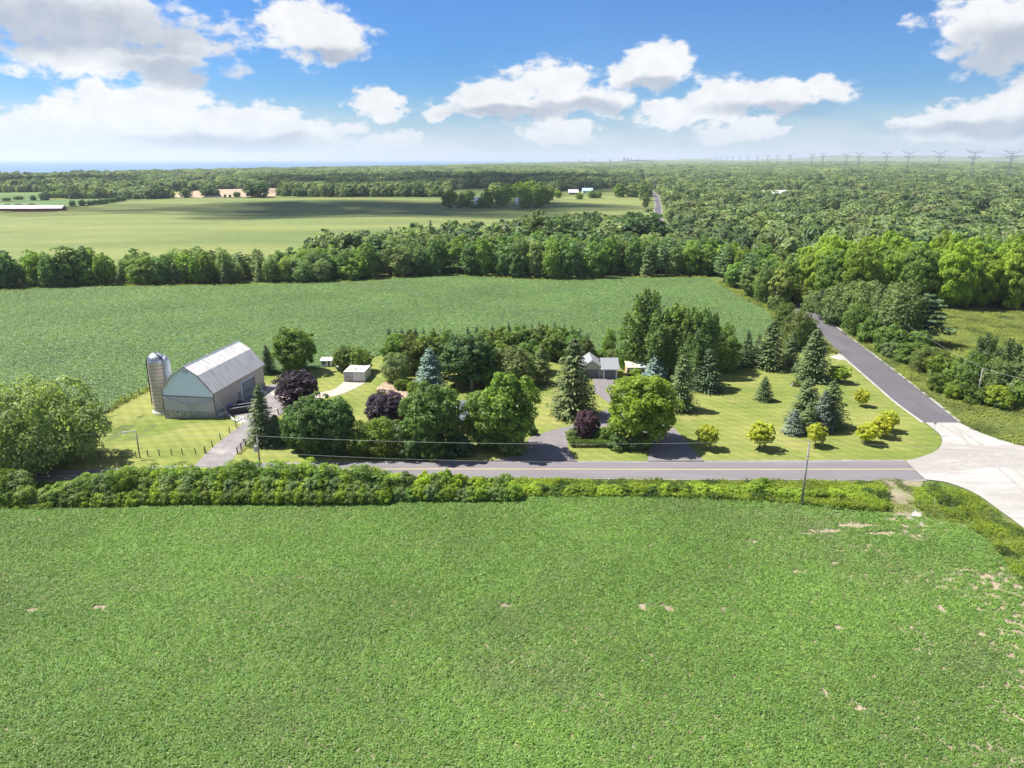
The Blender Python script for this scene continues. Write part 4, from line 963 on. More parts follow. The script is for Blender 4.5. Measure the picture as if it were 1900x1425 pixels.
lump('boulder', 'pale boulder on the lawn left of the spruce clump', 'boulder', *G(1472, 716), .8, .6, .7, 'gravel_white', 21)
bx_, by_ = G(941, 843); tag(MB().tube([(0, 0, 0), (0, 0, .9)], .07, 8).build('white_post', 'white', None, (bx_, by_, .05)), 'short white marker post in the maple shade by the drive', 'post')
a = G(973, 832); lump('flower_bed', 'pale stone heap at the edge of the front drive', 'stones', a[0], a[1], 1.5, .6, .35, 'gravel_white', 23)
# garden arch, statue pillar behind house
sw_ = thing('swing_frame', 'white A-frame pole set on the lawn under the blue spruce', 'frame', (*G(838, 716), 0))
MB().tube([(-.9, 0, 0), (-1.1, .4, 3.0)], .07, 6).build('leg', 'white', sw_); MB().tube([(.7, 0, 0), (-1.1, .4, 3.0)], .07, 6).build('leg', 'white', sw_)
pl = thing('brick_pillar', 'brown pillar with white lamp between narrow cedars', 'pillar', (*G(875, 722), 0))
MB().box(-.4, .4, -.4, .4, 0, 1.9).build('shaft', 'brick', pl); MB().box(-.25, .25, -.25, .25, 1.9, 2.4).build('lamp_head', 'white', pl)

# ================================================================== POLES, WIRES, FENCES, SIGN
def pole(px, py, top, rad, label, cat='utility pole', name='utility_pole', lean=0):
    x, y = G(px, py); hh = zat(px, top, y)
    t = thing(name, label, cat, (x, y, h1(x, y)))
    MB().tube([(0, 0, -.3), (lean, 0, hh)], [rad, rad * .72], 10).build('pole', 'pole_wood', t, smooth=True)
    return t, (x + lean, y, hh)
p1, t1_ = pole(483, 868, 811, .15, 'wooden utility pole with grey transformer rising from the hedge by the barn drive')
MB().tube([(-.45, 0, t1_[2] - 2.6), (-.45, 0, t1_[2] - 1.6)], .27, 12).build('transformer', 'metal', p1)
MB().tube([(-.02, 0, t1_[2] - 1.9), (-.4, 0, t1_[2] - 1.9)], .05, 5).build('bracket', 'metal', p1)
MB().tube([(0, 0, t1_[2]), (0, 0, t1_[2] + .25)], .06, 6).build('insulator', 'metal', p1)
p2, t2_ = pole(1487, 938, 820, .17, 'grey wooden utility pole standing in roadside weeds near the golden trees')
MB().tube([(0, 0, t2_[2]), (0, 0, t2_[2] + .3)], .06, 6).build('insulator', 'metal', p2)
MB().box(-.25, .25, -.2, -.14, t2_[2] - 2.3, t2_[2] - 2.15).build('bracket', 'metal', p2)
p3, t3_ = pole(1811, 748, 684, .14, 'wooden utility pole standing in the bushes right of the side road')
p3b, t3b = pole(1581, 588, 536, .14, 'thin utility pole half lost in grey bushes where the side road bends')
p4, t4_ = pole(260, 851, 797, .12, 'brown yard light pole with a bracket lamp beside the wire fence', 'light pole', 'light_pole')
MB().tube([(0, 0, t4_[2] - .25), (-1.5, -.1, t4_[2] - .35)], .05, 6).build('arm', 'metal', p4)
lh = MB().box(-2.3, -1.45, -.25, .1, t4_[2] - .55, t4_[2] - .38).build('lamp_head', 'metal', p4)
p5, t5_ = (None, (-105, 113, 9.4))
pt = thing('utility_pole', 'utility pole left of the picture that carries the roadside wire', 'utility pole', (-105, 113, 0)); MB().tube([(0, 0, 0), (0, 0, 9.6)], [.15, .11], 8).build('pole', 'pole_wood', pt)
def wire(a, b, sag, label, rad=.017, n=18):
    pts = []
    for k in range(n + 1):
        t = k / n; pts.append((a[0] + (b[0] - a[0]) * t, a[1] + (b[1] - a[1]) * t, a[2] + (b[2] - a[2]) * t - 4 * sag * t * (1 - t)))
    o = MB().tube(pts, rad, 4, False).build('power_cable', 'wire', None); tag(o, label, 'cable'); return o
T1 = (t1_[0], t1_[1], t1_[2] + .2); T2 = (t2_[0], t2_[1], t2_[2] + .25)
wire((-105, 113, 9.5), T1, 1.0, 'overhead wire left of the transformer pole')
wire(T1, T2, .95, 'long overhead wire from the transformer pole to the pole near the golden trees')
wire(T2, (135, 92, 10), .8, 'overhead wire leaving the picture right of the roadside pole')
wire((t1_[0], t1_[1], t1_[2] - 2.7), (t2_[0], t2_[1], t2_[2] - 2.4), 1.2, 'lower thin cable strung along the road between the two near poles', .014)
wire((t1_[0], t1_[1], t1_[2] - .6), (BX + .1, BY, 4.6), .6, 'thin service cable from the transformer pole to the barn corner', .007)
wire(t3b, t3_, 1.0, 'overhead wire along the side road between bushes', .022)
wire(t3_, (126, 98, 10), .9, 'overhead wire right of the side road pole', .012)
wire((t3b[0], t3b[1], t3b[2] - 1.5), (t3_[0], t3_[1], t3_[2] - 1.6), 1.1, 'lower cable beside the side road', .016)
wire((t4_[0], t4_[1], t4_[2] - .4), (-105, 113, 8.0), .8, 'service cable from the yard light to the left', .014)

def fence(label, pts, name='wire_fence', rails=0, hp=1.25, wires=2, rad=.085, lean=0):
    base = Gs(pts); x0, y0 = base[0]
    f = thing(name, label, 'fence', (x0, y0, 0)); rgf = random.Random(len(pts))
    tops = []
    for (x, y) in base:
        z = h1(x, y); l = (rgf.uniform(-.09, .09), rgf.uniform(-.05, .05))
        MB().tube([(x - x0, y - y0, z - .2), (x - x0 + l[0] - .08, y - y0 + l[1], z + hp)], rad, 6).build('post', 'post_wood', f); tops.append((x - x0, y - y0, z))
    for k in range(wires):
        hh = hp * (k + 1) / (wires + .2)
        for a, b in zip(tops[:-1], tops[1:]): MB().tube([(a[0], a[1], a[2] + hh), (b[0], b[1], b[2] + hh)], .009, 3, False).build('wire', 'hoop', f)
    for k in range(rails):
        hh = hp * (k + .8) / (rails + .1)
        for a, b in zip(tops[:-1], tops[1:]): MB().tube([(a[0], a[1], a[2] + hh), (b[0], b[1], b[2] + hh)], .06, 4).build('rail', 'post_wood', f)
    return f
fence('wire fence on wooden posts running along the road left of the barn drive', [(20, 856), (48, 855), (76, 854), (97, 853.5), (118, 852.6), (139, 852), (162, 852), (185, 852), (208.5, 851.5), (229.5, 850), (253, 849.6), (275, 847.4), (296, 846.2), (319, 845.2), (339, 844.2), (364, 843), (381, 842)])
fence('row of wooden posts along the left edge of the barn drive', [(382, 841), (395, 830), (410, 816), (426, 804), (439, 794), (437, 783), (418, 778), (404, 777)], wires=1)
fence('wire fence on wooden posts between the barn lawn and the back field', [(176, 775), (190, 770), (204, 763), (218.5, 753.5), (233, 746), (245, 738.5), (259, 731.5), (272, 725)])
fence('dark rail fence along the right edge of the barn drive', [(441, 843), (448, 835), (456, 828), (464, 818), (472, 811)], 'rail_fence', 3, 1.35, 0, .11)
fence('dark rail fence beside the purple maple and gravel path', [(517, 770), (532, 759), (546, 751)], 'rail_fence', 3, 1.3, 0, .11)

# stop sign seen from behind
gx_, gy_ = G(1731.5, 809)
st = thing('stop_sign', 'grey back of an octagonal stop sign on a post at the junction', 'sign', (gx_, gy_, 0), R(8))
MB().box(-.04, .04, -.03, .03, 0, 3.0).build('post', 'metal', st)
oc = [(.42 * math.cos(R(22.5 + 45 * k)), .035, 2.75 + .42 * math.sin(R(22.5 + 45 * k))) for k in range(8)]
pa = MB().prism(oc, (0, .02, 0)).build('sign_plate', 'metal', st)
M['red'] = plain('sign_red', (.5, .03, .03), .5)
MB().prism([(a_ * .94, .056, 2.75 + (c_ - 2.75) * .94) for a_, b_, c_ in oc], (0, .004, 0)).build('red_face', 'red', pa)
cu = bpy.data.curves.new('stop_text', 'FONT'); cu.body = 'STOP'; cu.size = .3; cu.align_x = 'CENTER'; cu.align_y = 'CENTER'; cu.extrude = .002; cu.materials.append(M['white'])
to_ = bpy.data.objects.new('lettering_source', cu); COL.objects.link(to_); bpy.context.view_layer.update()
tm_ = bpy.data.meshes.new_from_object(to_.evaluated_get(bpy.context.evaluated_depsgraph_get())); bpy.data.objects.remove(to_)
tx_ = link('stop_lettering', tm_, pa, (0, .064, 2.75)); tx_.rotation_euler = (R(90), 0, R(180))
mk = MB().tube([(0, 0, 0), (0, 0, 1.0)], .03, 5); a = G(1733, 935); tag(mk.build('marker_stake', 'white', None, (a[0], a[1], 0)), 'thin white stake in the weeds beside the field entrance', 'stake')

# ================================================================== TREES ROUND THE FARM
T = place
T('willow0', 72, 862, 698, 232, 'huge grey green spreading tree at the left edge of the barn lawn', color=(1.42, 1.4, 1.35, 1))
T('spruce0', 497, 693, 639, 34, 'slim spruce standing just behind the barn corner', 'spruce_tree')
T('maple0', 548, 690, 604, 76, 'round mid green tree at the field edge between spruce and tiny shed', color=(1.05, 1.05, 1, 1))
T('round1', 552, 750, 686, 76, 'round purple maple between the barn and the containers', leafm='lf_purple')
T('spruce1', 489, 823, 712, 62, 'tall front spruce beside the barn drive', 'spruce_tree')
T('spruce2', 514, 824, 768, 52, 'low wide spruce touching the tall front spruce', 'spruce_tree', color=(1, 1.05, 1.1, 1))
T('round0', 588, 842, 727, 84, 'dark green round tree directly right of the front spruces', color=(1.0, 1.05, .95, 1))
T('round2', 628, 842, 735, 70, 'dark green round tree left of the bright lilac bushes', color=(1.05, 1.1, .95, 1))
T('round0', 556, 836, 745, 56, 'dark bushy tree between front spruce and round dark trees', color=(.95, 1.05, .95, 1))
T('wild0', 675, 845, 778, 60, 'bright green lilac bush left of the pair by the road', 'bush', 'bush', leafm='lf_bright')
T('wild1', 708, 845, 772, 64, 'bright green lilac bush under the second purple maple', 'bush', 'bush', leafm='lf_bright')
T('round2', 722, 800, 724, 82, 'purple maple behind the bright lilac bushes', leafm='lf_purple')
T('wild2', 742, 843, 780, 54, 'grey green bush between the lilacs and the left big maple', 'bush', 'bush')
T('maple1', 802, 838, 708, 108, 'big green maple hiding the left half of the bungalow')
T('maple2', 905, 832, 716, 88, 'big green maple in front of the bungalow, left of the twin crowns')
T('maple0', 945, 836, 684, 100, 'tallest green maple shading the front drive', color=(1.05, 1.08, 1, 1))
T('shrub0', 850, 842, 800, 60, 'dark shrub in the shade between the two maples', 'bush', 'bush', leafm='lf_dark')
T('shrub1', 800, 848, 800, 60, 'green shrub at the foot of the left big maple', 'bush', 'bush')
T('shrub2', 765, 850, 806, 46, 'low green shrub right of the grey green bush', 'bush', 'bush', leafm='lf_dark')
T('shrub0', 987, 806, 783, 20, 'clipped dark shrub where the front drive meets the lawn', 'bush', 'bush', leafm='lf_dark')
T('shrub2', 958, 842, 805, 40, 'pale thin shrub under the tallest maple', 'bush', 'bush', leafm='lf_grey')
T('spruce0', 799, 722, 644, 64, 'blue spruce behind the garden bed', 'spruce_tree', leafm='lf_blue', color=(.75, .8, .85, 1))
T('round0', 868, 715, 614, 104, 'large dark round maple behind the bungalow')
T('wild0', 737, 708, 652, 54, 'grey green round shrub at the corner of the garden bed', 'bush', 'bush')
T('shrub1', 745, 722, 702, 30, 'flowering green bush in the middle of the garden bed', 'bush', 'bush', leafm='lf_bright', color=(.8, .85, 1, 1))
T('shrub2', 768, 730, 706, 26, 'yellow green plants at the right end of the garden bed', 'bush', 'bush', leafm='lf_bright')
T('wild1', 955, 716, 640, 74, 'dull grey green pine left of the pale spruce', 'pine_tree', color=(.8, .8, .75, 1))
T('spruce0', 1005, 712, 634, 46, 'pale green spruce left of the biggest spruce', 'spruce_tree', color=(1.25, 1.2, .95, 1))
T('spruce1', 1062, 770, 622, 92, 'biggest spruce standing on the lawn between both drives', 'spruce_tree', color=(1.05, 1.0, .95, 1))
T('wild2', 918, 720, 678, 48, 'green shrub tree behind the twin crown maple', color=(1, 1.1, .9, 1), leafm='lf_green')
T('round1', 1088, 815, 759, 44, 'small purple maple beside the front drive', leafm='lf_purple', color=(1.4, 1.1, 1.1, 1))
T('shrub0', 1065, 815, 790, 30, 'grey shrub left of the small purple maple', 'bush', 'bush', leafm='lf_grey')
T('shrub2', 1106, 818, 792, 30, 'dark green shrub right of the small purple maple', 'bush', 'bush', leafm='lf_dark')
T('shrub1', 1125, 822, 790, 34, 'mixed shrub under the bright maple', 'bush', 'bush')
T('maple1', 1188, 822, 688, 122, 'bright yellow green maple between the two drives', leafm='lf_bright', color=(1.35, 1.3, 1.1, 1))
T('shrub0', 1148, 832, 800, 42, 'dark shrub at the foot of the bright maple, left side', 'bush', 'bush', leafm='lf_dark')
T('shrub1', 1180, 832, 802, 42, 'dark shrub at the foot of the bright maple, right side', 'bush', 'bush', leafm='lf_dark')
# clipped hedge
hg0, hg1 = G(1056, 831), G(1150, 831); n = 420; rgh = np.random.default_rng(5)
hx_ = rgh.uniform(hg0[0], hg1[0], n * 6); hy_ = hg0[1] + rgh.uniform(-.1, 1.3, n * 6); hz_ = .2 + .95 * rgh.random(n * 6) ** .4
Vh, Fh = cards(np.stack([hx_ - hg0[0], hy_ - hg0[1], hz_], 1), rgh.normal(size=(n * 6, 3)) + np.array([0, -.4, .8]), .16, .6, rgh)
hd = link('clipped_hedge', mesh_from('clipped_hedge', Vh, [Fh], ['lf_bright']), None, (hg0[0], hg0[1], .05)); hd.color = (.75, .8, .9, 1); tag(hd, 'low clipped hedge between the two drives along the road', 'hedge')
for px, py, top, lab in ((851, 728, 708, 'left of the low pair of columnar cedars on the back lawn'), (858, 728, 708, 'right of the low pair of columnar cedars on the back lawn'), (872, 722, 694, 'columnar cedar left of the brown pillar'), (880, 722, 695, 'columnar cedar right of the brown pillar')):
    T('column0', px, py, top, 8, lab, 'columnar_cedar')
# block of olive trees with dark spruces behind the farm
k = 0
for (px, py, top, w_) in [(735, 690, 618, 52), (768, 692, 622, 56), (800, 680, 614, 60), (835, 672, 612, 56), (900, 680, 610, 60), (935, 668, 606, 56), (968, 664, 604, 56), (1000, 662, 602, 54), (1032, 668, 606, 54), (1062, 672, 612, 50), (1085, 680, 626, 38), (925, 690, 632, 60), (985, 690, 630, 60), (760, 668, 612, 44)]:
    T('orchard%d' % (k % 2), px, py, top, w_, 'olive green bushy tree in the dense block behind the bungalow', group='olive trees behind the bungalow', joined=True, leafm=['lf_green', 'lf_olive', 'lf_green'][k % 3], color=(1 + .1 * (k % 3 - 1), 1, .9, 1)); k += 1
k = 0
for (px, top) in [(722, 608), (735, 611), (747, 609), (760, 612), (773, 608), (787, 610), (806, 607), (825, 610), (868, 606), (885, 604), (898, 607), (914, 603), (930, 601), (944, 598), (957, 600), (972, 598), (986, 602), (1000, 596), (1014, 600), (1028, 597), (1046, 601), (1060, 603), (1075, 608), (1088, 618)]:
    T('fir%d' % (k % 3), px, 655 - (px > 850) * 8, top, 24, 'dark spruce in the back row between the olive trees and the field', 'spruce_tree', group='dark spruces along the back field', joined=True, color=(.85, .9, .9, 1)); k += 1
T('orchard0', 640, 688, 640, 40, 'thin olive tree behind the left container', color=(1, 1.05, .9, 1)); T('orchard1', 668, 690, 642, 48, 'thin olive tree behind the right container', leafm='lf_green')
T('wild0', 1130, 662, 606, 26, 'narrow young tree behind the garage', leafm='lf_green'); T('shrub1', 1108, 668, 648, 34, 'green shrub behind the garage roof', 'bush', 'bush')
T('shrub2', 1142, 672, 646, 40, 'tangled shrub between garage and tan shed', 'bush', 'bush', leafm='lf_olive'); T('wild2', 1165, 672, 636, 40, 'dark bushy tree behind the tan shed', leafm='lf_dark')
T('plume0', 1196, 690, 528, 100, 'tallest feathery poplar behind the tan shed', leafm='lf_grey', color=(1.1, 1.15, .9, 1))
T('plume1', 1245, 694, 550, 92, 'second feathery poplar right of the tallest one', color=(1.1, 1.2, .92, 1))
T('plume0', 1276, 698, 562, 70, 'slim feathery poplar in the middle of the poplar group', color=(1.05, 1.15, .9, 1)); T('plume1', 1305, 698, 560, 66, 'slim feathery poplar at the right end of the poplar group', color=(1.1, 1.18, .95, 1))
T('wild0', 1340, 690, 600, 60, 'green bushy tree at the right foot of the poplar group', leafm='lf_green')
T('wild1', 1172, 684, 575, 60, 'green bushy tree at the left foot of the tallest poplar', leafm='lf_green')
T('plume1', 1222, 700, 588, 84, 'lower feathery poplar crown behind the blue spruce', color=(1, 1.1, .85, 1))
T('spruce0', 1214, 706, 658, 48, 'blue spruce partly hiding the tan shed', 'spruce_tree', leafm='lf_blue')
T('spruce1', 1262, 760, 655, 62, 'dark spruce right of the bright maple', 'spruce_tree'); T('spruce2', 1311, 724, 645, 64, 'dark spruce at the left edge of the big lawn', 'spruce_tree', color=(.85, .9, .9, 1))
T('plume0', 1290, 716, 606, 80, 'bushy poplar between the two dark spruces', color=(1, 1.1, .85, 1))
for k, (px, py, top, w_, lab) in enumerate([(1343, 684, 596, 56, 'spruce row behind the big lawn, leftmost and widest'), (1383, 680, 612, 38, 'short spruce second from the left behind the big lawn'), (1427, 684, 588, 64, 'tallest broad spruce in the row behind the big lawn'), (1466, 680, 612, 38, 'narrow spruce between the broad spruce and the road spruce'), (1404, 676, 618, 34, 'small spruce tucked behind the tallest in the row'), (1506, 705, 607, 72, 'wide dark spruce nearest the side road'), (1416, 743, 697, 38, 'small lone spruce in the middle of the big lawn'), (1493, 785, 700, 74, 'tall left spruce of the front clump on the lawn'), (1537, 792, 704, 70, 'tall right spruce of the front clump on the lawn'), (1498, 803, 745, 44, 'front spruce of the clump on the lawn')]):
    T('spruce%d' % (k % 3), px, py, top, w_, lab, 'spruce_tree', color=(1.1, 1.08, 1, 1) if k > 6 else (.88, .93, .93, 1))
T('spruce0', 1471, 805, 758, 42, 'small blue spruce at the left of the front clump', 'spruce_tree', leafm='lf_blue', color=(.7, .66, .6, 1)); T('spruce2', 1524, 800, 722, 50, 'greyish spruce with brown lower branches in the clump', 'spruce_tree', leafm='lf_blue', color=(.58, .5, .4, 1))
T('shrub0', 1476, 716, 706, 18, 'brown tinged shrub at the back of the front clump', 'bush', 'bush', leafm='lf_olive')
for k, (px, py, top, w_, lab) in enumerate([(1311, 833, 787, 44, 'leftmost golden tree in the front row'), (1409, 833, 780, 51, 'largest golden tree, second from the left'), (1512, 828, 785, 40, 'golden tree in front of the spruce clump'), (1608, 823, 784, 44, 'golden tree at the front left of the trio near the junction'), (1634, 811, 772, 40, 'golden tree in the middle of the trio near the junction'), (1646, 800, 762, 40, 'golden tree at the back right of the trio'), (1597, 754, 721, 28, 'smallest golden tree, alone beside the side road'), (1556, 710, 676, 42, 'greener golden tree beside the wide dark spruce')]):
    T('globe%d' % (k % 3), px, py, top, w_, lab, 'ornamental_tree', color=(.62, .78, 1, 1) if k == 7 else (1, .95 + .05 * (k % 2), 1, 1))
T('wild1', 1478, 648, 570, 58, 'olive tree behind the row of spruces near the bend', leafm='lf_olive'); T('wild2', 1450, 612, 560, 38, 'bushy shrub at the back field corner', 'bush', 'bush', leafm='lf_olive', color=(1, 1.1, .9, 1))
T('wild0', 1500, 640, 590, 36, 'yellow green bush by the bend of the side road', 'bush', 'bush', leafm='lf_bright', color=(.8, .8, .9, 1))

# hedge bushes between road and foreground field
rgb = random.Random(4); k = 0
spots = []
for px in range(-70, 62, 22): spots += [(px, 922, 872 + rgb.uniform(-4, 6), 52), (px + 10, 934, 900, 44)]
for px in range(100, 250, 20): spots += [(px, 925, 893 - (px - 100) * .17 + rgb.uniform(-6, 6), 48), (px + 9, 934, 908, 40)]
for px in range(75, 100, 14): spots += [(px, 930, 908, 34)]
for px in range(250, 725, 19): spots += [(px, 914 + rgb.uniform(-3, 3), 858 + rgb.uniform(-9, 10) + (6 if px > 600 else 0), 54), (px + 9, 924, 884 + rgb.uniform(-6, 8), 46), (px + 4, 932, 905, 36)]
for px in range(735, 955, 19): spots += [(px, 916, 882 + rgb.uniform(-9, 9) + (px > 860) * 8, 44), (px + 8, 926, 900 + rgb.uniform(-3, 5), 36)]
spots += [(825, 915, 868, 44), (938, 908, 876, 34), (1413, 912, 886, 40), (1400, 914, 894, 34)]
for px in range(970, 1400, 30): spots += [(px, 914, 898 + rgb.uniform(-3, 3), 38)]
for px in range(1430, 1640, 30): spots += [(px, 922, 909 + rgb.uniform(-3, 3), 34)]
for px, py, top, w_ in spots:
    v = k % 6; lm = ['lf_green', 'lf_vine', 'lf_bright', 'lf_vine', 'lf_grey', 'lf_olive'][v] if px < 1000 else 'lf_vine'
    key = ('wild%d' if (top < 880 and px < 740) else 'shrub%d') % (k % 3)
    T(key, px, py, top, w_, 'leafy bush in the long tangled hedge below the road', 'bush', 'bush', lm, (1.2, 1.25, 1.1, 1), 'bushes in the hedge below the road', joined=True); k += 1
# bushes right of the side road
k = 0
for px, py, top, w_, key, lm in [(1530, 592, 532, 60, 'plume0', None), (1560, 602, 520, 70, 'wild0', None), (1600, 612, 516, 70, 'wild1', None), (1640, 628, 514, 78, 'plume1', None), (1665, 640, 520, 80, 'wild2', None), (1585, 622, 560, 50, 'wild2', 'lf_green'), (1620, 635, 575, 56, 'shrub0', 'lf_green'), (1545, 600, 560, 40, 'shrub1', 'lf_grey'), (1650, 655, 600, 60, 'shrub2', 'lf_green'),
                                (1510, 578, 538, 44, 'wild1', 'lf_grey'), (1490, 566, 530, 40, 'shrub2', 'lf_bright'), (1655, 662, 628, 40, 'shrub0', 'lf_grey'), (1690, 672, 632, 60, 'shrub1', 'lf_green'), (1720, 690, 640, 60, 'wild1', 'lf_olive'), (1745, 705, 652, 56, 'shrub2', 'lf_bright'), (1770, 716, 660, 50, 'shrub0', 'lf_green'), (1740, 725, 690, 44, 'shrub1', 'lf_bright'), (1775, 740, 704, 46, 'shrub2', 'lf_vine'),
                                (1810, 748, 712, 50, 'shrub0', 'lf_bright'), (1850, 755, 714, 54, 'shrub1', 'lf_vine'), (1890, 752, 706, 56, 'shrub2', 'lf_green'), (1815, 726, 612, 60, 'plume0', None), (1800, 730, 650, 50, 'wild0', 'lf_green'), (1862, 722, 620, 60, 'plume1', None), (1895, 730, 650, 70, 'wild2', None), (1925, 745, 660, 70, 'wild0', None), (1840, 738, 660, 56, 'wild1', 'lf_grey'), (1870, 745, 690, 50, 'shrub0', 'lf_grey'),
                                (1700, 655, 610, 50, 'shrub1', 'lf_green'), (1790, 700, 668, 44, 'wild2', 'lf_grey'), (1470, 560, 524, 44, 'wild0', 'lf_bright'), (1445, 556, 520, 44, 'wild1', 'lf_green'), (1440, 575, 545, 34, 'shrub0', 'lf_olive'), (1460, 590, 560, 30, 'shrub1', 'lf_bright')]:
    T(key, px, py, top, w_, 'grey or yellow green bush in the thicket right of the side road', 'bush', 'bush', lm, (.95, .97, .9, 1) if lm != 'lf_bright' else (.78, .8, .9, 1), 'bushes in the thicket beside the side road', joined=True); k += 1
T('pine0', 1714, 640, 545, 84, 'single dark pine at the meadow edge right of the side road', 'pine_tree')

# ================================================================== HEDGEROW AND WOODS
def grove(poly, step, seed, keys, leaves, hr, rr, label, group, name='tree', jit=.35, limit=140, colr=.12):
    x, y = scatter_pts(poly, step, seed, jit); r = random.Random(seed); n = 0
    for a, b in sorted(zip(x, y), key=lambda q: q[1])[:limit]:
        key = r.choice(keys); lm = r.choice(leaves) if not key.startswith(('fir', 'pine')) else None
        s = r.uniform(*hr); c = 1.32 + r.uniform(-colr, colr)
        stand(key, float(a), float(b), s, r.uniform(*rr) * (.62 if key.startswith('fir') else 1), label, {'f': 'spruce_tree', 'p': 'pine_tree', 'm': 'maple_tree'}.get(key[0], name), {'f': 'spruce', 'p': 'pine', 'm': 'maple'}.get(key[0], 'tree'), lm, (c, c * r.uniform(.96, 1.06), c, 1), group, r.uniform(0, 6.28), True); n += 1
    return n
mixk = ['hedge0', 'hedge1', 'hedge2', 'wild0', 'wild1', 'wild2', 'hedge0', 'hedge1', 'fir1', 'pine0']
mixl = ['lf_green', 'lf_dark', 'lf_grey', 'lf_green', 'lf_olive']
hrow1 = Gs([(-150, 541), (0, 538), (170, 530), (270, 529), (400, 528), (560, 524), (680, 520), (680, 506), (560, 509), (400, 514), (270, 516), (170, 517), (0, 522), (-150, 525)])
n1_ = grove(hrow1, 5.9, 51, mixk, mixl, (9, 14.5), (3.6, 5.4), 'mixed tree in the long hedgerow beyond the back field', 'trees in the hedgerow beyond the back field', colr=.2)
hrow2 = Gs([(680, 520), (770, 512), (860, 511), (940, 515), (1010, 518), (1100, 516), (1330, 513), (1335, 494), (1100, 494), (940, 490), (680, 500)])
n2_ = grove(hrow2, 7.2, 52, mixk + ['hedge0', 'hedge1', 'pine1'], ['lf_green', 'lf_dark', 'lf_dark', 'lf_olive', 'lf_grey'], (13, 18), (4.6, 6.4), 'tall mixed tree at the front of the wood behind the back field', 'trees along the front of the far wood', colr=.2)
# four landmark oaks rising above it
for px, py, top, w_, lab, lm in ((1040, 472, 398, 90, 'big rounded tree rising above the wood near the far field', 'lf_dark'), (1075, 470, 408, 70, 'rounded tree right of the big one above the wood', 'lf_dark'), (1000, 470, 388, 60, 'tall olive tree above the wood left of the rounded pair', 'lf_olive'), (1190, 462, 388, 100, 'broad dark tree crown beside the far end of the side road', 'lf_dark'), (1165, 458, 398, 60, 'dark tree crown left of the broad one by the far road', 'lf_dark'), (130, 530, 455, 60, 'rounded tree rising from the left part of the hedgerow', 'lf_green'), (160, 528, 455, 42, 'dark round tree at the crest of the left hedgerow', 'lf_dark')):
    T('hedge%d' % (px % 3), px, py, top, w_, lab, joined=True, leafm=lm)
# maple wood
mw = Gs([(1500, 556), (1600, 566), (1700, 571), (1790, 573), (1900, 577), (2120, 583), (2120, 548), (1700, 545), (1500, 541)]); mw = [(113, 256), (140, 258), (172, 252), (225, 248), (225, 300), (172, 300), (113, 300)]
n3_ = grove(mw, 8.0, 53, ['maple0', 'maple1', 'maple2', 'round1', 'hedge1'], ['lf_bright', 'lf_bright', 'lf_green', 'lf_bright'], (18, 24), (5.6, 7.2), 'tall yellow green maple in the dense wood right of the side road', 'maples in the wood right of the side road', colr=.14)
strip = Gs([(1334, 516), (1355, 532), (1390, 552), (1430, 574), (1452, 566), (1475, 556), (1460, 540), (1400, 512), (1335, 500)])
n4_ = grove(strip, 5.6, 54, ['hedge0', 'hedge1', 'maple0', 'pine1', 'wild1', 'round1'], ['lf_green', 'lf_dark', 'lf_bright', 'lf_olive'], (9, 17), (3.6, 5.2), 'green tree between the back field corner and the side road', 'trees between the back field and the side road', colr=.18)
print('groves', n1_, n2_, n3_, n4_)

# ---- forest as a mass
lo = [joint_mesh('lo%d' % (k % 3)) for k in range(8)] + [joint_mesh('lofir0')]
mat_ = [joint_mesh('mat0')]
road_x = lambda y: np.interp(y, [0, 262, 330, 450, 600, 1010, 1500, 1720, 9000], [101, 99, 101, 106, 118, 193, 267, 304, 1500])
farm_iso = Gs([(818, 388), (838, 352), (1000, 345), (1035, 366), (1020, 384), (950, 392), (880, 390)])
yard2 = Gs([(1035, 366), (1035, 354), (1120, 350), (1196, 350), (1196, 366)])
excl = [far_field, left_green, left_far, tan_f, lane_f, fgreen, clear1, clear2, clear3, farm_yard, back_field, farm_iso, yard2]
def forest(poly, step, seed, meshes, label, h0, h1_, r0, r1_, extra=None, name='forest'):
    x, y = scatter_pts(poly, step, seed)
    k = (np.abs(x) < np.maximum(depth(y), 1) * .6966 + 60 + step) & (np.abs(x - road_x(y)) > 7 + .35 * r1_) & (x > coast(y) + 30)
    for e in excl: k &= ~inpoly(x, y, e)
    if extra is not None: k &= extra(x, y)
    x, y = x[k], y[k]; r = np.random.default_rng(seed)
    z = H(x, y); g_ = r.uniform(0, 1, len(x)) ** 1.6; hh = (h0 * .8 + (h1_ * 1.12 - h0 * .8) * g_) * (.75 + .5 * vnoise(x, y, step * 7, seed)); rr = (r0 * .75 + (r1_ * 1.2 - r0 * .75) * g_)
    print(name, len(x))
    p = PROTO['lo0'] if meshes is lo else PROTO['mat0']
    return scatter(name, x, y, z - .5, rr / p['R'], meshes, label, 'forest', seed, zs=hh / 12.)
# wood behind the hedgerow front (centre)
wood_c = [G(560, 507), G(700, 499), G(940, 489), G(1335, 493), (97, 420), (110, 580), (95, 560), G(1150, 428), G(1050, 432), G(990, 432), G(930, 455), G(800, 452), G(720, 470), G(600, 490)]
forest(wood_c, 6.3, 61, lo, 'mixed wood behind the hedgerow up to the far field', 11, 15, 4, 6)
right_near = [(112, 300), (225, 300), (520, 300), (1000, 1000), (235, 1250), (110, 560)]
forest([(112, 300), (420, 300), (420, 420), (112, 420)], 6.8, 62, lo, 'mixed forest directly behind the bright maples', 13, 19, 4.5, 6.5, name='forest_behind_maples')
forest([(104, 420), (520, 420), (1300, 1300), (104, 1300)], 8.5, 63, lo, 'mixed forest spreading right of the far road', 8, 15, 4.5, 7, lambda x, y: x > road_x(y))
far_l = [(-1500, 900), (330, 985), (330, 1300), (-1500, 1300)]
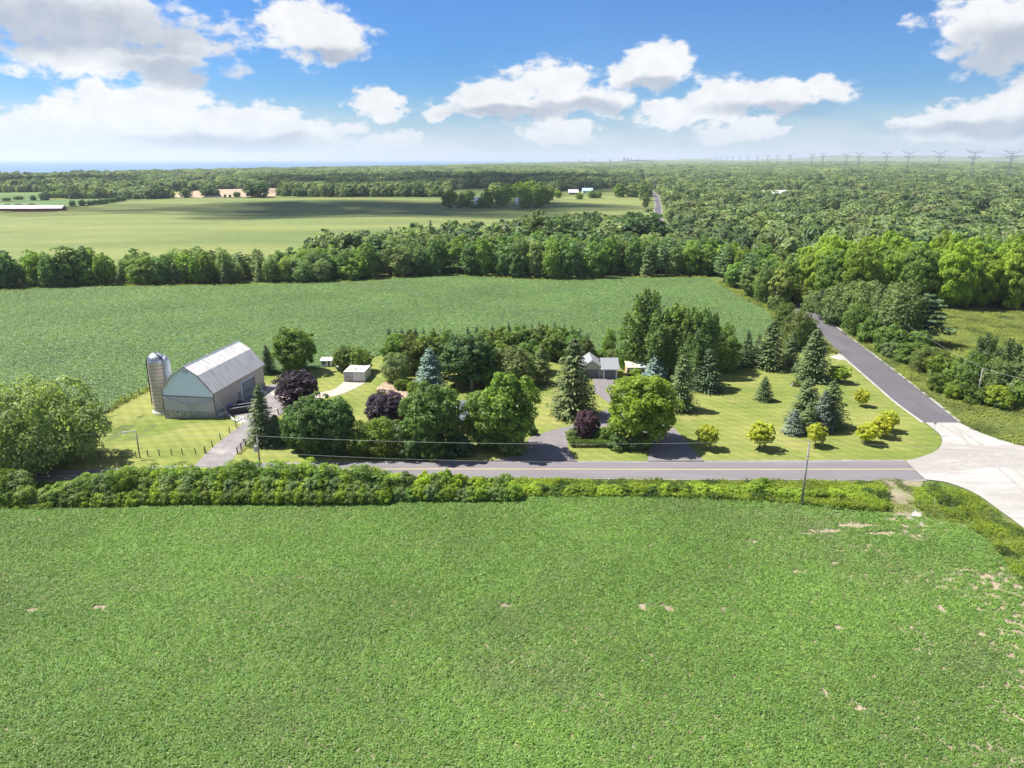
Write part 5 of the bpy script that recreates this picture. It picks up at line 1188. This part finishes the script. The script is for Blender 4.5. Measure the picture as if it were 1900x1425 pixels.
forest([(-1500, 1050), (320, 1035), (400, 2300), (-2300, 2300)], 11, 64, lo, 'dark mixed woods beyond the far field', 11, 17, 6, 9, lambda x, y: (x < road_x(y)) & (vnoise(x, y, 260, 3) > .12))
forest([(200, 1300), (1300, 1300), (2200, 2300), (200, 2300)], 12, 65, lo, 'forest right of the far road towards the pylons', 8, 15, 6, 9, lambda x, y: (x > road_x(y)))
forest([(-3000, 2300), (2300, 2300), (4200, 4600), (-4000, 4600)], 26, 66, mat_, 'distant forest canopy stretching to the lake', 9, 16, 18, 26, name='distant_forest')
forest([(-4000, 4600), (4200, 4600), (9500, 12000), (-9000, 12000)], 70, 67, mat_, 'farthest forest canopy near the horizon', 10, 17, 60, 80, lambda x, y: vnoise(x, y, 900, 8) > .1, name='horizon_forest')

# ---- far farm group in the far field
k = 0
for px, py, top, w_, lm in [(828, 384, 358, 18, 'lf_olive'), (838, 380, 351, 26, 'lf_bright'), (858, 380, 356, 14, 'lf_dark'), (872, 374, 352, 22, 'lf_green'), (905, 386, 350, 26, 'lf_dark'), (930, 384, 350, 28, 'lf_dark'), (892, 386, 366, 18, 'lf_dark'), (940, 374, 340, 36, 'lf_green'), (965, 372, 336, 34, 'lf_bright'), (985, 370, 334, 30, 'lf_bright'), (1000, 372, 336, 28, 'lf_green'), (975, 386, 358, 26, 'lf_dark'), (998, 386, 358, 28, 'lf_dark'), (1012, 378, 350, 26, 'lf_dark'), (1018, 372, 342, 24, 'lf_olive'), (862, 384, 368, 30, 'lf_green'), (920, 366, 338, 30, 'lf_grey'), (1035, 368, 352, 14, 'lf_bright'), (1075, 370, 357, 16, 'lf_dark'), (1098, 368, 352, 18, 'lf_dark'), (1110, 368, 354, 14, 'lf_dark'), (1150, 366, 340, 26, 'lf_dark'), (1175, 366, 338, 30, 'lf_grey'), (1193, 372, 332, 18, 'lf_grey'), (1198, 386, 356, 14, 'lf_grey')]:
    T('hedge%d' % (k % 3), px, py, top, w_, 'tree in the clump round the far white farmhouses', 'tree', 'tree', {'lf_dark': 'lf_green'}.get(lm, lm), (1.3, 1.3, 1.2, 1), 'trees round the far farmhouses', joined=True); k += 1
for px in (835, 852, 878, 888):
    T('shrub0', px, 387, 379, 9, 'small round bush at the front of the far farm', 'bush', 'bush', 'lf_dark', None, 'small bushes before the far farm', joined=True)
def far_building(px0, px1, base, eave, ridge, label, wall='white', roof='white', name='farm_building', dep=10, cat='building', wins=3):
    x0, y0 = G(px0, base); x1, _ = G(px1, base); w_ = abs(x1 - x0); z0 = h1(x0, y0); he = zat(px0, eave, y0) - z0; hr = zat(px0, ridge, y0 + dep / 2) - z0
    b = thing(name, label, cat, (min(x0, x1), y0, z0)); he = max(he, 1.8); hr = max(hr, he + 1)
    MB().box(0, w_, 0, dep, -.5, he).build('wall', wall, b)
    MB().prism([(-.4, -.5, he - .1), (-.4, dep / 2, hr), (-.4, dep + .5, he - .1), (-.4, dep / 2, hr + .15), ], (w_ + .8, 0, 0)).build('roof', roof, b) if False else MB().prism([(-.4, -.5, he - .12), (-.4, dep / 2, hr - .02), (-.4, dep + .5, he - .12), (-.4, dep + .5, he + .08), (-.4, dep / 2, hr + .2), (-.4, -.5, he + .08)], (w_ + .8, 0, 0)).build('roof', roof, b)
    for k in range(wins):
        xx = w_ * (k + .6) / (wins + .2); q_ = MB().box(xx, xx + min(1.2, w_ * .08), -.08, -.002, he * .35, he * .75).build('window', 'dark', b)
    return b
far_building(880, 897, 379, 372, 366, 'white farmhouse with pale roof in the far tree clump', roof='cont_white', name='farmhouse', cat='house')
far_building(957, 972, 380, 374, 367, 'white roofed house on the right of the far tree clump', name='farmhouse', cat='house')
far_building(1055, 1074, 361, 357, 352, 'left of the two far white roofed sheds beyond the field', wall='brick', name='farm_shed', cat='shed', dep=14)
M['blue_roof'] = plain('pale_blue_roof', (.38, .52, .72), .4, .1)
far_building(1081, 1101, 359, 354, 349, 'right far shed with pale blue roof beyond the field', roof='blue_roof', name='farm_shed', cat='shed', dep=14)
M['barn_red'] = plain('red_barn_wall', (.30, .05, .055), .7, var=.2)
rb_ = far_building(-60, 109, 393, 386.5, 381, 'very long red barn with white roof at the left edge', wall='barn_red', roof='white', name='long_red_barn', cat='barn', dep=9, wins=14)
far_building(1418, 1464, 367, 360, 353, 'large white roofed house in the forest clearing', wall='cont_grey', roof='white', name='forest_house', cat='house', dep=22)
far_building(1474, 1486, 365, 362, 358, 'small white shed right of the forest house', name='forest_shed', cat='shed', dep=8)
far_building(380, 402, 367, 364, 360, 'grey farmhouse among dark trees beside the stubble field', wall='cont_grey', roof='shingle', name='farmhouse', cat='house', dep=9)
far_building(338, 348, 325.5, 324, 322, 'tiny white shed far off among the left woods', name='farm_shed', cat='shed', dep=12)
k = 0
for px, py, top, w_ in [(346, 367, 349, 24), (388, 366, 344, 32), (402, 366, 350, 14), (468, 366, 338, 30), (484, 366, 338, 34), (440, 366, 355, 14), (418, 367, 360, 5), (427, 367, 360, 5), (135, 383, 371, 12), (153, 382, 370, 15), (167, 381, 371, 12), (177, 380, 370, 12), (188, 379, 369, 13), (198, 378, 367, 13), (209, 376, 366, 14), (219, 374, 364, 14), (229, 373, 363, 13), (237, 370, 360, 9), (246, 369, 359, 8), (264, 369, 363, 10), (35, 371, 363, 18), (62, 372, 362, 12), (85, 372, 355, 22), (12, 373, 366, 16), (14, 384, 378, 14), (35, 383, 377, 14), (58, 381, 377, 12)]:
    T('hedge%d' % (k % 3), px, py, top, w_, 'dark round tree in the line between the far fields on the left', 'tree', 'tree', 'lf_dark', (.85, .95, .95, 1), 'round trees between the far left fields', joined=True); k += 1

# ---- pylons
pylon_proto = None
def pylon_parts():
    m = MB(); m2 = MB(); m3 = MB(); Hn = 48.
    for sx_ in (-1, 1):
        for sy_ in (-1, 1):
            m.tube([(sx_ * 4.2, sy_ * 4.2, 0), (sx_ * 1.7, sy_ * 1.7, 34), (sx_ * 1.5, sy_ * 1.2, Hn)], .24, 4)
    for a in range(9):
        z0, z1 = a * 5., a * 5. + 5; f0 = 4.2 - 2.5 * min(1, z0 / 34); f1 = 4.2 - 2.5 * min(1, z1 / 34)
        for s in (-1, 1):
            m.tube([(-f0, s * f0, z0), (f1, s * f1, z1)], .12, 3); m.tube([(f0, s * f0, z0), (-f1, s * f1, z1)], .12, 3)
    for s in (-1, 1):
        m2.tube([(s * 1.2, 0, Hn - 1), (s * 9, 0, Hn + 1.5), (s * 16.5, 0, Hn + 4.5)], [.36, .3, .15], 4); m2.tube([(s * 1.2, 0, Hn + 2), (s * 9, 0, Hn + 3), (s * 16.5, 0, Hn + 4.5)], [.3, .2, .15], 4)
        m3.tube([(s * 1.2, 0, Hn - 9), (s * 10.5, 0, Hn - 5.2)], [.5, .22], 4); m3.tube([(s * 1.2, 0, Hn - 5), (s * 10.5, 0, Hn - 5)], [.4, .22], 4)
        m3.tube([(s * 10.4, 0, Hn - 5), (s * 10.4, 0, Hn - 8.5)], .25, 4)
    m3.tube([(-1.2, 0, Hn), (1.2, 0, Hn)], .5, 4)
    return m, m2, m3
A_ = [(1868, 1560), (1737, 1960), (1640, 2450), (1567, 3000), (1504, 3650), (1441, 4700), (1404, 5600), (1372, 6600), (1348, 7600), (1330, 8700), (1316, 9800)]
B_ = [(1798, 1500), (1680, 2000), (1590, 2520), (1524, 3150), (1464, 4000), (1423, 4900), (1387, 5900), (1359, 6900), (1338, 8000), (1308, 10500)]
M['steel'] = plain('pylon_steel', (.17, .18, .20), .6, .3, var=.1)
pm = None; tops = {0: [], 1: []}
words = ['nearest', 'second', 'third', 'fourth', 'fifth', 'sixth', 'seventh', 'eighth', 'ninth', 'tenth', 'eleventh']
for li, line in enumerate((A_, B_)):
    for k, (px, d) in enumerate(line):
        x = (px - 950) / F_PX * depth(d); z = h1(x, d)
        t = thing('transmission_pylon', '%s lattice pylon of the %s power line on the right horizon' % (words[k], ('farther right', 'left')[li]), 'pylon', (x, d, z), R(-28), 'power line pylons on the horizon')
        if pm is None:
            a, b, c = pylon_parts(); objs = [a.build('mast', 'steel', t), b.build('upper_crossarm', 'steel', t), c.build('lower_crossarm', 'steel', t)]; pm = [(o.name, o.data) for o in objs]
        else:
            for nm, me in pm: link(nm.split('.')[0], me, t)
        top_z = {0: 266, 1: 268}[li]
        tz = zat(px, np.interp(d, [1500, 2000, 3000, 4000, 6000, 10000], [267, 272, 277, 281, 286, 290]), d) - z
        s = tz / 56.; t.scale = (s * .72, s * .72, s * .92)
        tops[li].append((x, d, z + tz * .8))
for li in (0, 1):
    pts = tops[li][:6]; first = (pts[0][0] + 400, pts[0][1] - 250, pts[0][2]); pts = [first] + pts
    mb = MB()
    for a, b in zip(pts[:-1], pts[1:]):
        for off in (-8, 8):
            mb.tube([(a[0] + off * .7 + (b[0] - a[0]) * t, a[1] + off * .5 + (b[1] - a[1]) * t, a[2] + (b[2] - a[2]) * t - 4 * 12 * t * (1 - t)) for t in np.linspace(0, 1, 9)], .12, 3, False)
    tag(mb.build('transmission_cables', 'wire', None), ('conductors of the farther right power line', 'conductors of the left power line')[li], 'cable')
# skyline far off
rs = random.Random(2)
for k, (px, top, w_) in enumerate([(1158, 291.0, 5), (1164, 292.5, 6), (1171, 293.3, 5), (1098, 294, 4), (1132, 294.5, 5), (1185, 294.3, 4), (1075, 295, 4)]):
    d = 15500; x = (px - 950) / F_PX * depth(d); hh = zat(px, top + 1.2, d); ww = w_ * .75 / F_PX * depth(d)
    b = MB().box(-ww / 2, ww / 2, -20, 20, -30, hh); b.box(-ww / 5, ww / 5, -8, 8, hh, hh + 8)
    tag(b.build('city_tower', 'concrete', None, (x, d, 0)), ['tallest hazy tower on the horizon skyline', 'broad tower right of the tallest on the skyline', 'third tower right of the tallest on the skyline', 'lone small tower left of the skyline group', 'small tower just left of the skyline group', 'small tower at the right end of the skyline group', 'farthest left speck of a tower on the horizon'][k], 'tower')

# ================================================================== CLOUDS OVERHEAD (they throw the shade on the far land) AND HAZE
def cloud(name, label, sx_, sy_, rx, ry, alt, seed):
    """sx_, sy_: centre of its shadow on the ground"""
    off = alt / math.tan(SUN_EL); cx, cy = sx_ + math.sin(SUN_AZ) * off, sy_ + math.cos(SUN_AZ) * off
    rg = np.random.default_rng(seed); V = []; Fc = []; o = 0
    bm = bmesh.new(); bmesh.ops.create_icosphere(bm, subdivisions=3, radius=1); bv = np.array([v.co[:] for v in bm.verts]); bf = np.array([[v.index for v in f.verts] for f in bm.faces]); bm.free()
    for k in range(46):
        a = rg.random() * 6.283; r = math.sqrt(rg.random()) * .9; s = (.16 + .2 * (1 - r)) * rg.uniform(.8, 1.3)
        c = np.array([math.cos(a) * r * rx, math.sin(a) * r * ry, s * min(rx, ry) * .25])
        p = bv * (1 + .08 * np.sin(bv[:, [1]] * 7 + k)) * np.array([s * rx, s * ry, s * min(rx, ry) * .7]); p[:, 2] = np.maximum(p[:, 2], -.1 * s * min(rx, ry))
        V.append(p + c); Fc.append(bf + o); o += len(bv)
    me = mesh_from(name, np.vstack(V), [np.vstack(Fc)], ['cloud'], smooth=True)
    return tag(link(name, me, None, (cx, cy, alt)), label, 'cloud', None, None)
m, q = newmat('cloud_vapour')
d1 = q.n('ShaderNodeBsdfDiffuse'); d1.inputs[0].default_value = (.9, .9, .92, 1); t1 = q.n('ShaderNodeBsdfTranslucent'); t1.inputs[0].default_value = (.85, .87, .9, 1)
x_ = q.n('ShaderNodeMixShader'); x_.inputs[0].default_value = .35; q.t.links.new(d1.outputs[0], x_.inputs[1]); q.t.links.new(t1.outputs[0], x_.inputs[2]); tp_ = q.n('ShaderNodeBsdfTransparent'); y_ = q.n('ShaderNodeMixShader'); y_.inputs[0].default_value = .8; q.t.links.new(x_.outputs[0], y_.inputs[1]); q.t.links.new(tp_.outputs[0], y_.inputs[2]); M['cloud'] = finish(m, q, y_.outputs[0])
cloud('cumulus_cloud', 'low cumulus cloud overhead shading the far pale field', -190, 800, 330, 165, 900, 1)
cloud('cumulus_cloud', 'wide cumulus cloud overhead shading the woods beyond the far field', -110, 1650, 430, 520, 1150, 2)
cloud('cumulus_cloud', 'cumulus cloud overhead shading the left shoreline woods', -1050, 1500, 380, 260, 1150, 3)

hz_m, q = newmat('haze'); pv = q.n('ShaderNodeVolumePrincipled'); pv.inputs['Color'].default_value = (.80, .90, 1.0, 1); pv.inputs['Density'].default_value = 5.8e-5; pv.inputs['Anisotropy'].default_value = .2
o_ = q.n('ShaderNodeOutputMaterial'); q.t.links.new(pv.outputs[0], o_.inputs['Volume']); M['haze'] = hz_m
hzb = MB().box(-41000, 41000, -1500, 44000, -36, 320).build('haze', 'haze', None); tag(hzb, 'thin blue summer haze over the distant woods and lake', None, None, 'stuff')
print('objects', len(bpy.data.objects), 'tris', sum(len(m_.polygons) * 2 for m_ in bpy.data.meshes))

# ================================================================== labels for the massed trees and bushes
CW = {'lf_green': 'mid green', 'lf_dark': 'dark green', 'lf_bright': 'yellow green', 'lf_olive': 'olive', 'lf_grey': 'grey green', 'lf_vine': 'vine covered', 'lf_spruce': 'dark', 'lf_pine': 'layered', 'lf_blue': 'blue grey', 'lf_purple': 'purple', 'lf_yellow': 'golden', 'lf_cedar': 'cedar', 'lf_forest': 'green'}
ORD = ['', 'second', 'third', 'fourth', 'fifth', 'sixth', 'seventh', 'eighth', 'ninth', 'tenth', 'eleventh', 'twelfth', 'thirteenth', 'fourteenth', 'fifteenth']
L1 = [(-999, 60, 'above the left edge tree'), (60, 200, 'above the willow-like tree'), (200, 330, 'above the silo'), (330, 480, 'above the barn roof'), (480, 600, 'above the round tree'), (600, 700, 'above the containers'), (700, 790, 'above the olive block'), (790, 870, 'above the blue spruce'), (870, 950, 'above the dark round maple'), (950, 1030, 'above the pale spruce'), (1030, 1110, 'above the biggest spruce'), (1110, 1180, 'above the garage'), (1180, 1250, 'above the tallest poplar'), (1250, 1320, 'above the slim poplars'), (1320, 9999, 'above the spruce row')]
L2 = [(-999, 60, 'at the left road gap'), (60, 240, 'below the willow-like tree'), (240, 330, 'below the yard light'), (330, 440, 'below the barn drive'), (440, 520, 'round the transformer pole'), (520, 660, 'below the dark round trees'), (660, 760, 'below the lilacs'), (760, 860, 'below the left big maple'), (860, 960, 'below the tallest maple'), (960, 1060, 'below the front drive'), (1060, 1200, 'below the clipped hedge'), (1200, 1320, 'below the right drive'), (1320, 1480, 'below the golden trees'), (1480, 9999, 'right of the grey pole')]
L3 = [(-999, 1400, 'by the spruce row'), (1400, 1500, 'at the road bend'), (1500, 1580, 'beside the bend'), (1580, 1660, 'beside the middle of the road'), (1660, 1740, 'around the single pine'), (1740, 1830, 'left of the side road pole'), (1830, 1900, 'right of the side road pole'), (1900, 9999, 'at the right edge')]
L4 = [(-999, 1500, 'above the road bend'), (1500, 1600, 'above the grey thicket'), (1600, 1720, 'above the single pine'), (1720, 1810, 'at the left end of the meadow'), (1810, 1900, 'above the middle of the meadow'), (1900, 9999, 'past the right edge')]
L5 = [(-999, 200, 'above the long red barn'), (200, 340, 'left of the stubble field'), (340, 560, 'by the grey farmhouse'), (560, 870, 'left of the white farmhouse'), (870, 940, 'around the white farmhouse'), (940, 1030, 'around the white roofed house'), (1030, 1130, 'by the two far sheds'), (1130, 9999, 'beside the far road')]
SETS = {'trees in the hedgerow beyond the back field': ('in hedgerow', L1), 'trees along the front of the far wood': ('in the wood front', L1), 'bushes in the hedge below the road': ('in road hedge', L2), 'bushes in the thicket beside the side road': ('in thicket', L3),
        'maples in the wood right of the side road': ('in bright wood', L4), 'trees between the back field and the side road': ('by the field corner', L3), 'olive trees behind the bungalow': ('behind the bungalow', L1), 'dark spruces along the back field': ('in the back spruce row', L1),
        'trees round the far farmhouses': ('of the far farm', L5), 'small bushes before the far farm': ('of the far farm', L5), 'round trees between the far left fields': ('on the field line', L5)}
fam = {}
for o, grp, lm, key, x, y, hh in AUTO:
    if grp not in SETS: continue
    px = 950 + F_PX * x / depth(y); where, zones = SETS[grp]
    hs = [e[6] for e in AUTO if e[1] == grp]; hs.sort(); n_ = len(hs); size = 'tall' if hh > hs[n_ * 2 // 3] else ('low' if hh < hs[n_ // 3] else 'middling')
    kind = {'f': 'spruce', 'p': 'pine', 's': 'bush', 'm': 'maple'}.get(key[0], 'bush' if 'bush' in grp else 'tree')
    if key.startswith('plume'): kind = 'feathery bush'
    z = next(t for a_, b_, t in zones if a_ <= px < b_)
    fam.setdefault((size, CW[lm], kind, where, z), []).append((px, o))
for (size, cw, kind, where, z), lst in fam.items():
    lst.sort(key=lambda e: e[0])
    for k, (px, o) in enumerate(lst):
        base_ = '%s %s %s %s %s' % (size, cw, kind, where, z)
        suf = ('' if len(lst) == 1 else (', leftmost' if k == 0 else (', rightmost' if k == len(lst) - 1 else ', %s from left' % ORD[min(k, 14)])))
        lab = base_ + suf
        if len(lab.split()) > 16: lab = lab.replace('middling ', '').replace(' the ', ' ', 1)
        o['label'] = lab
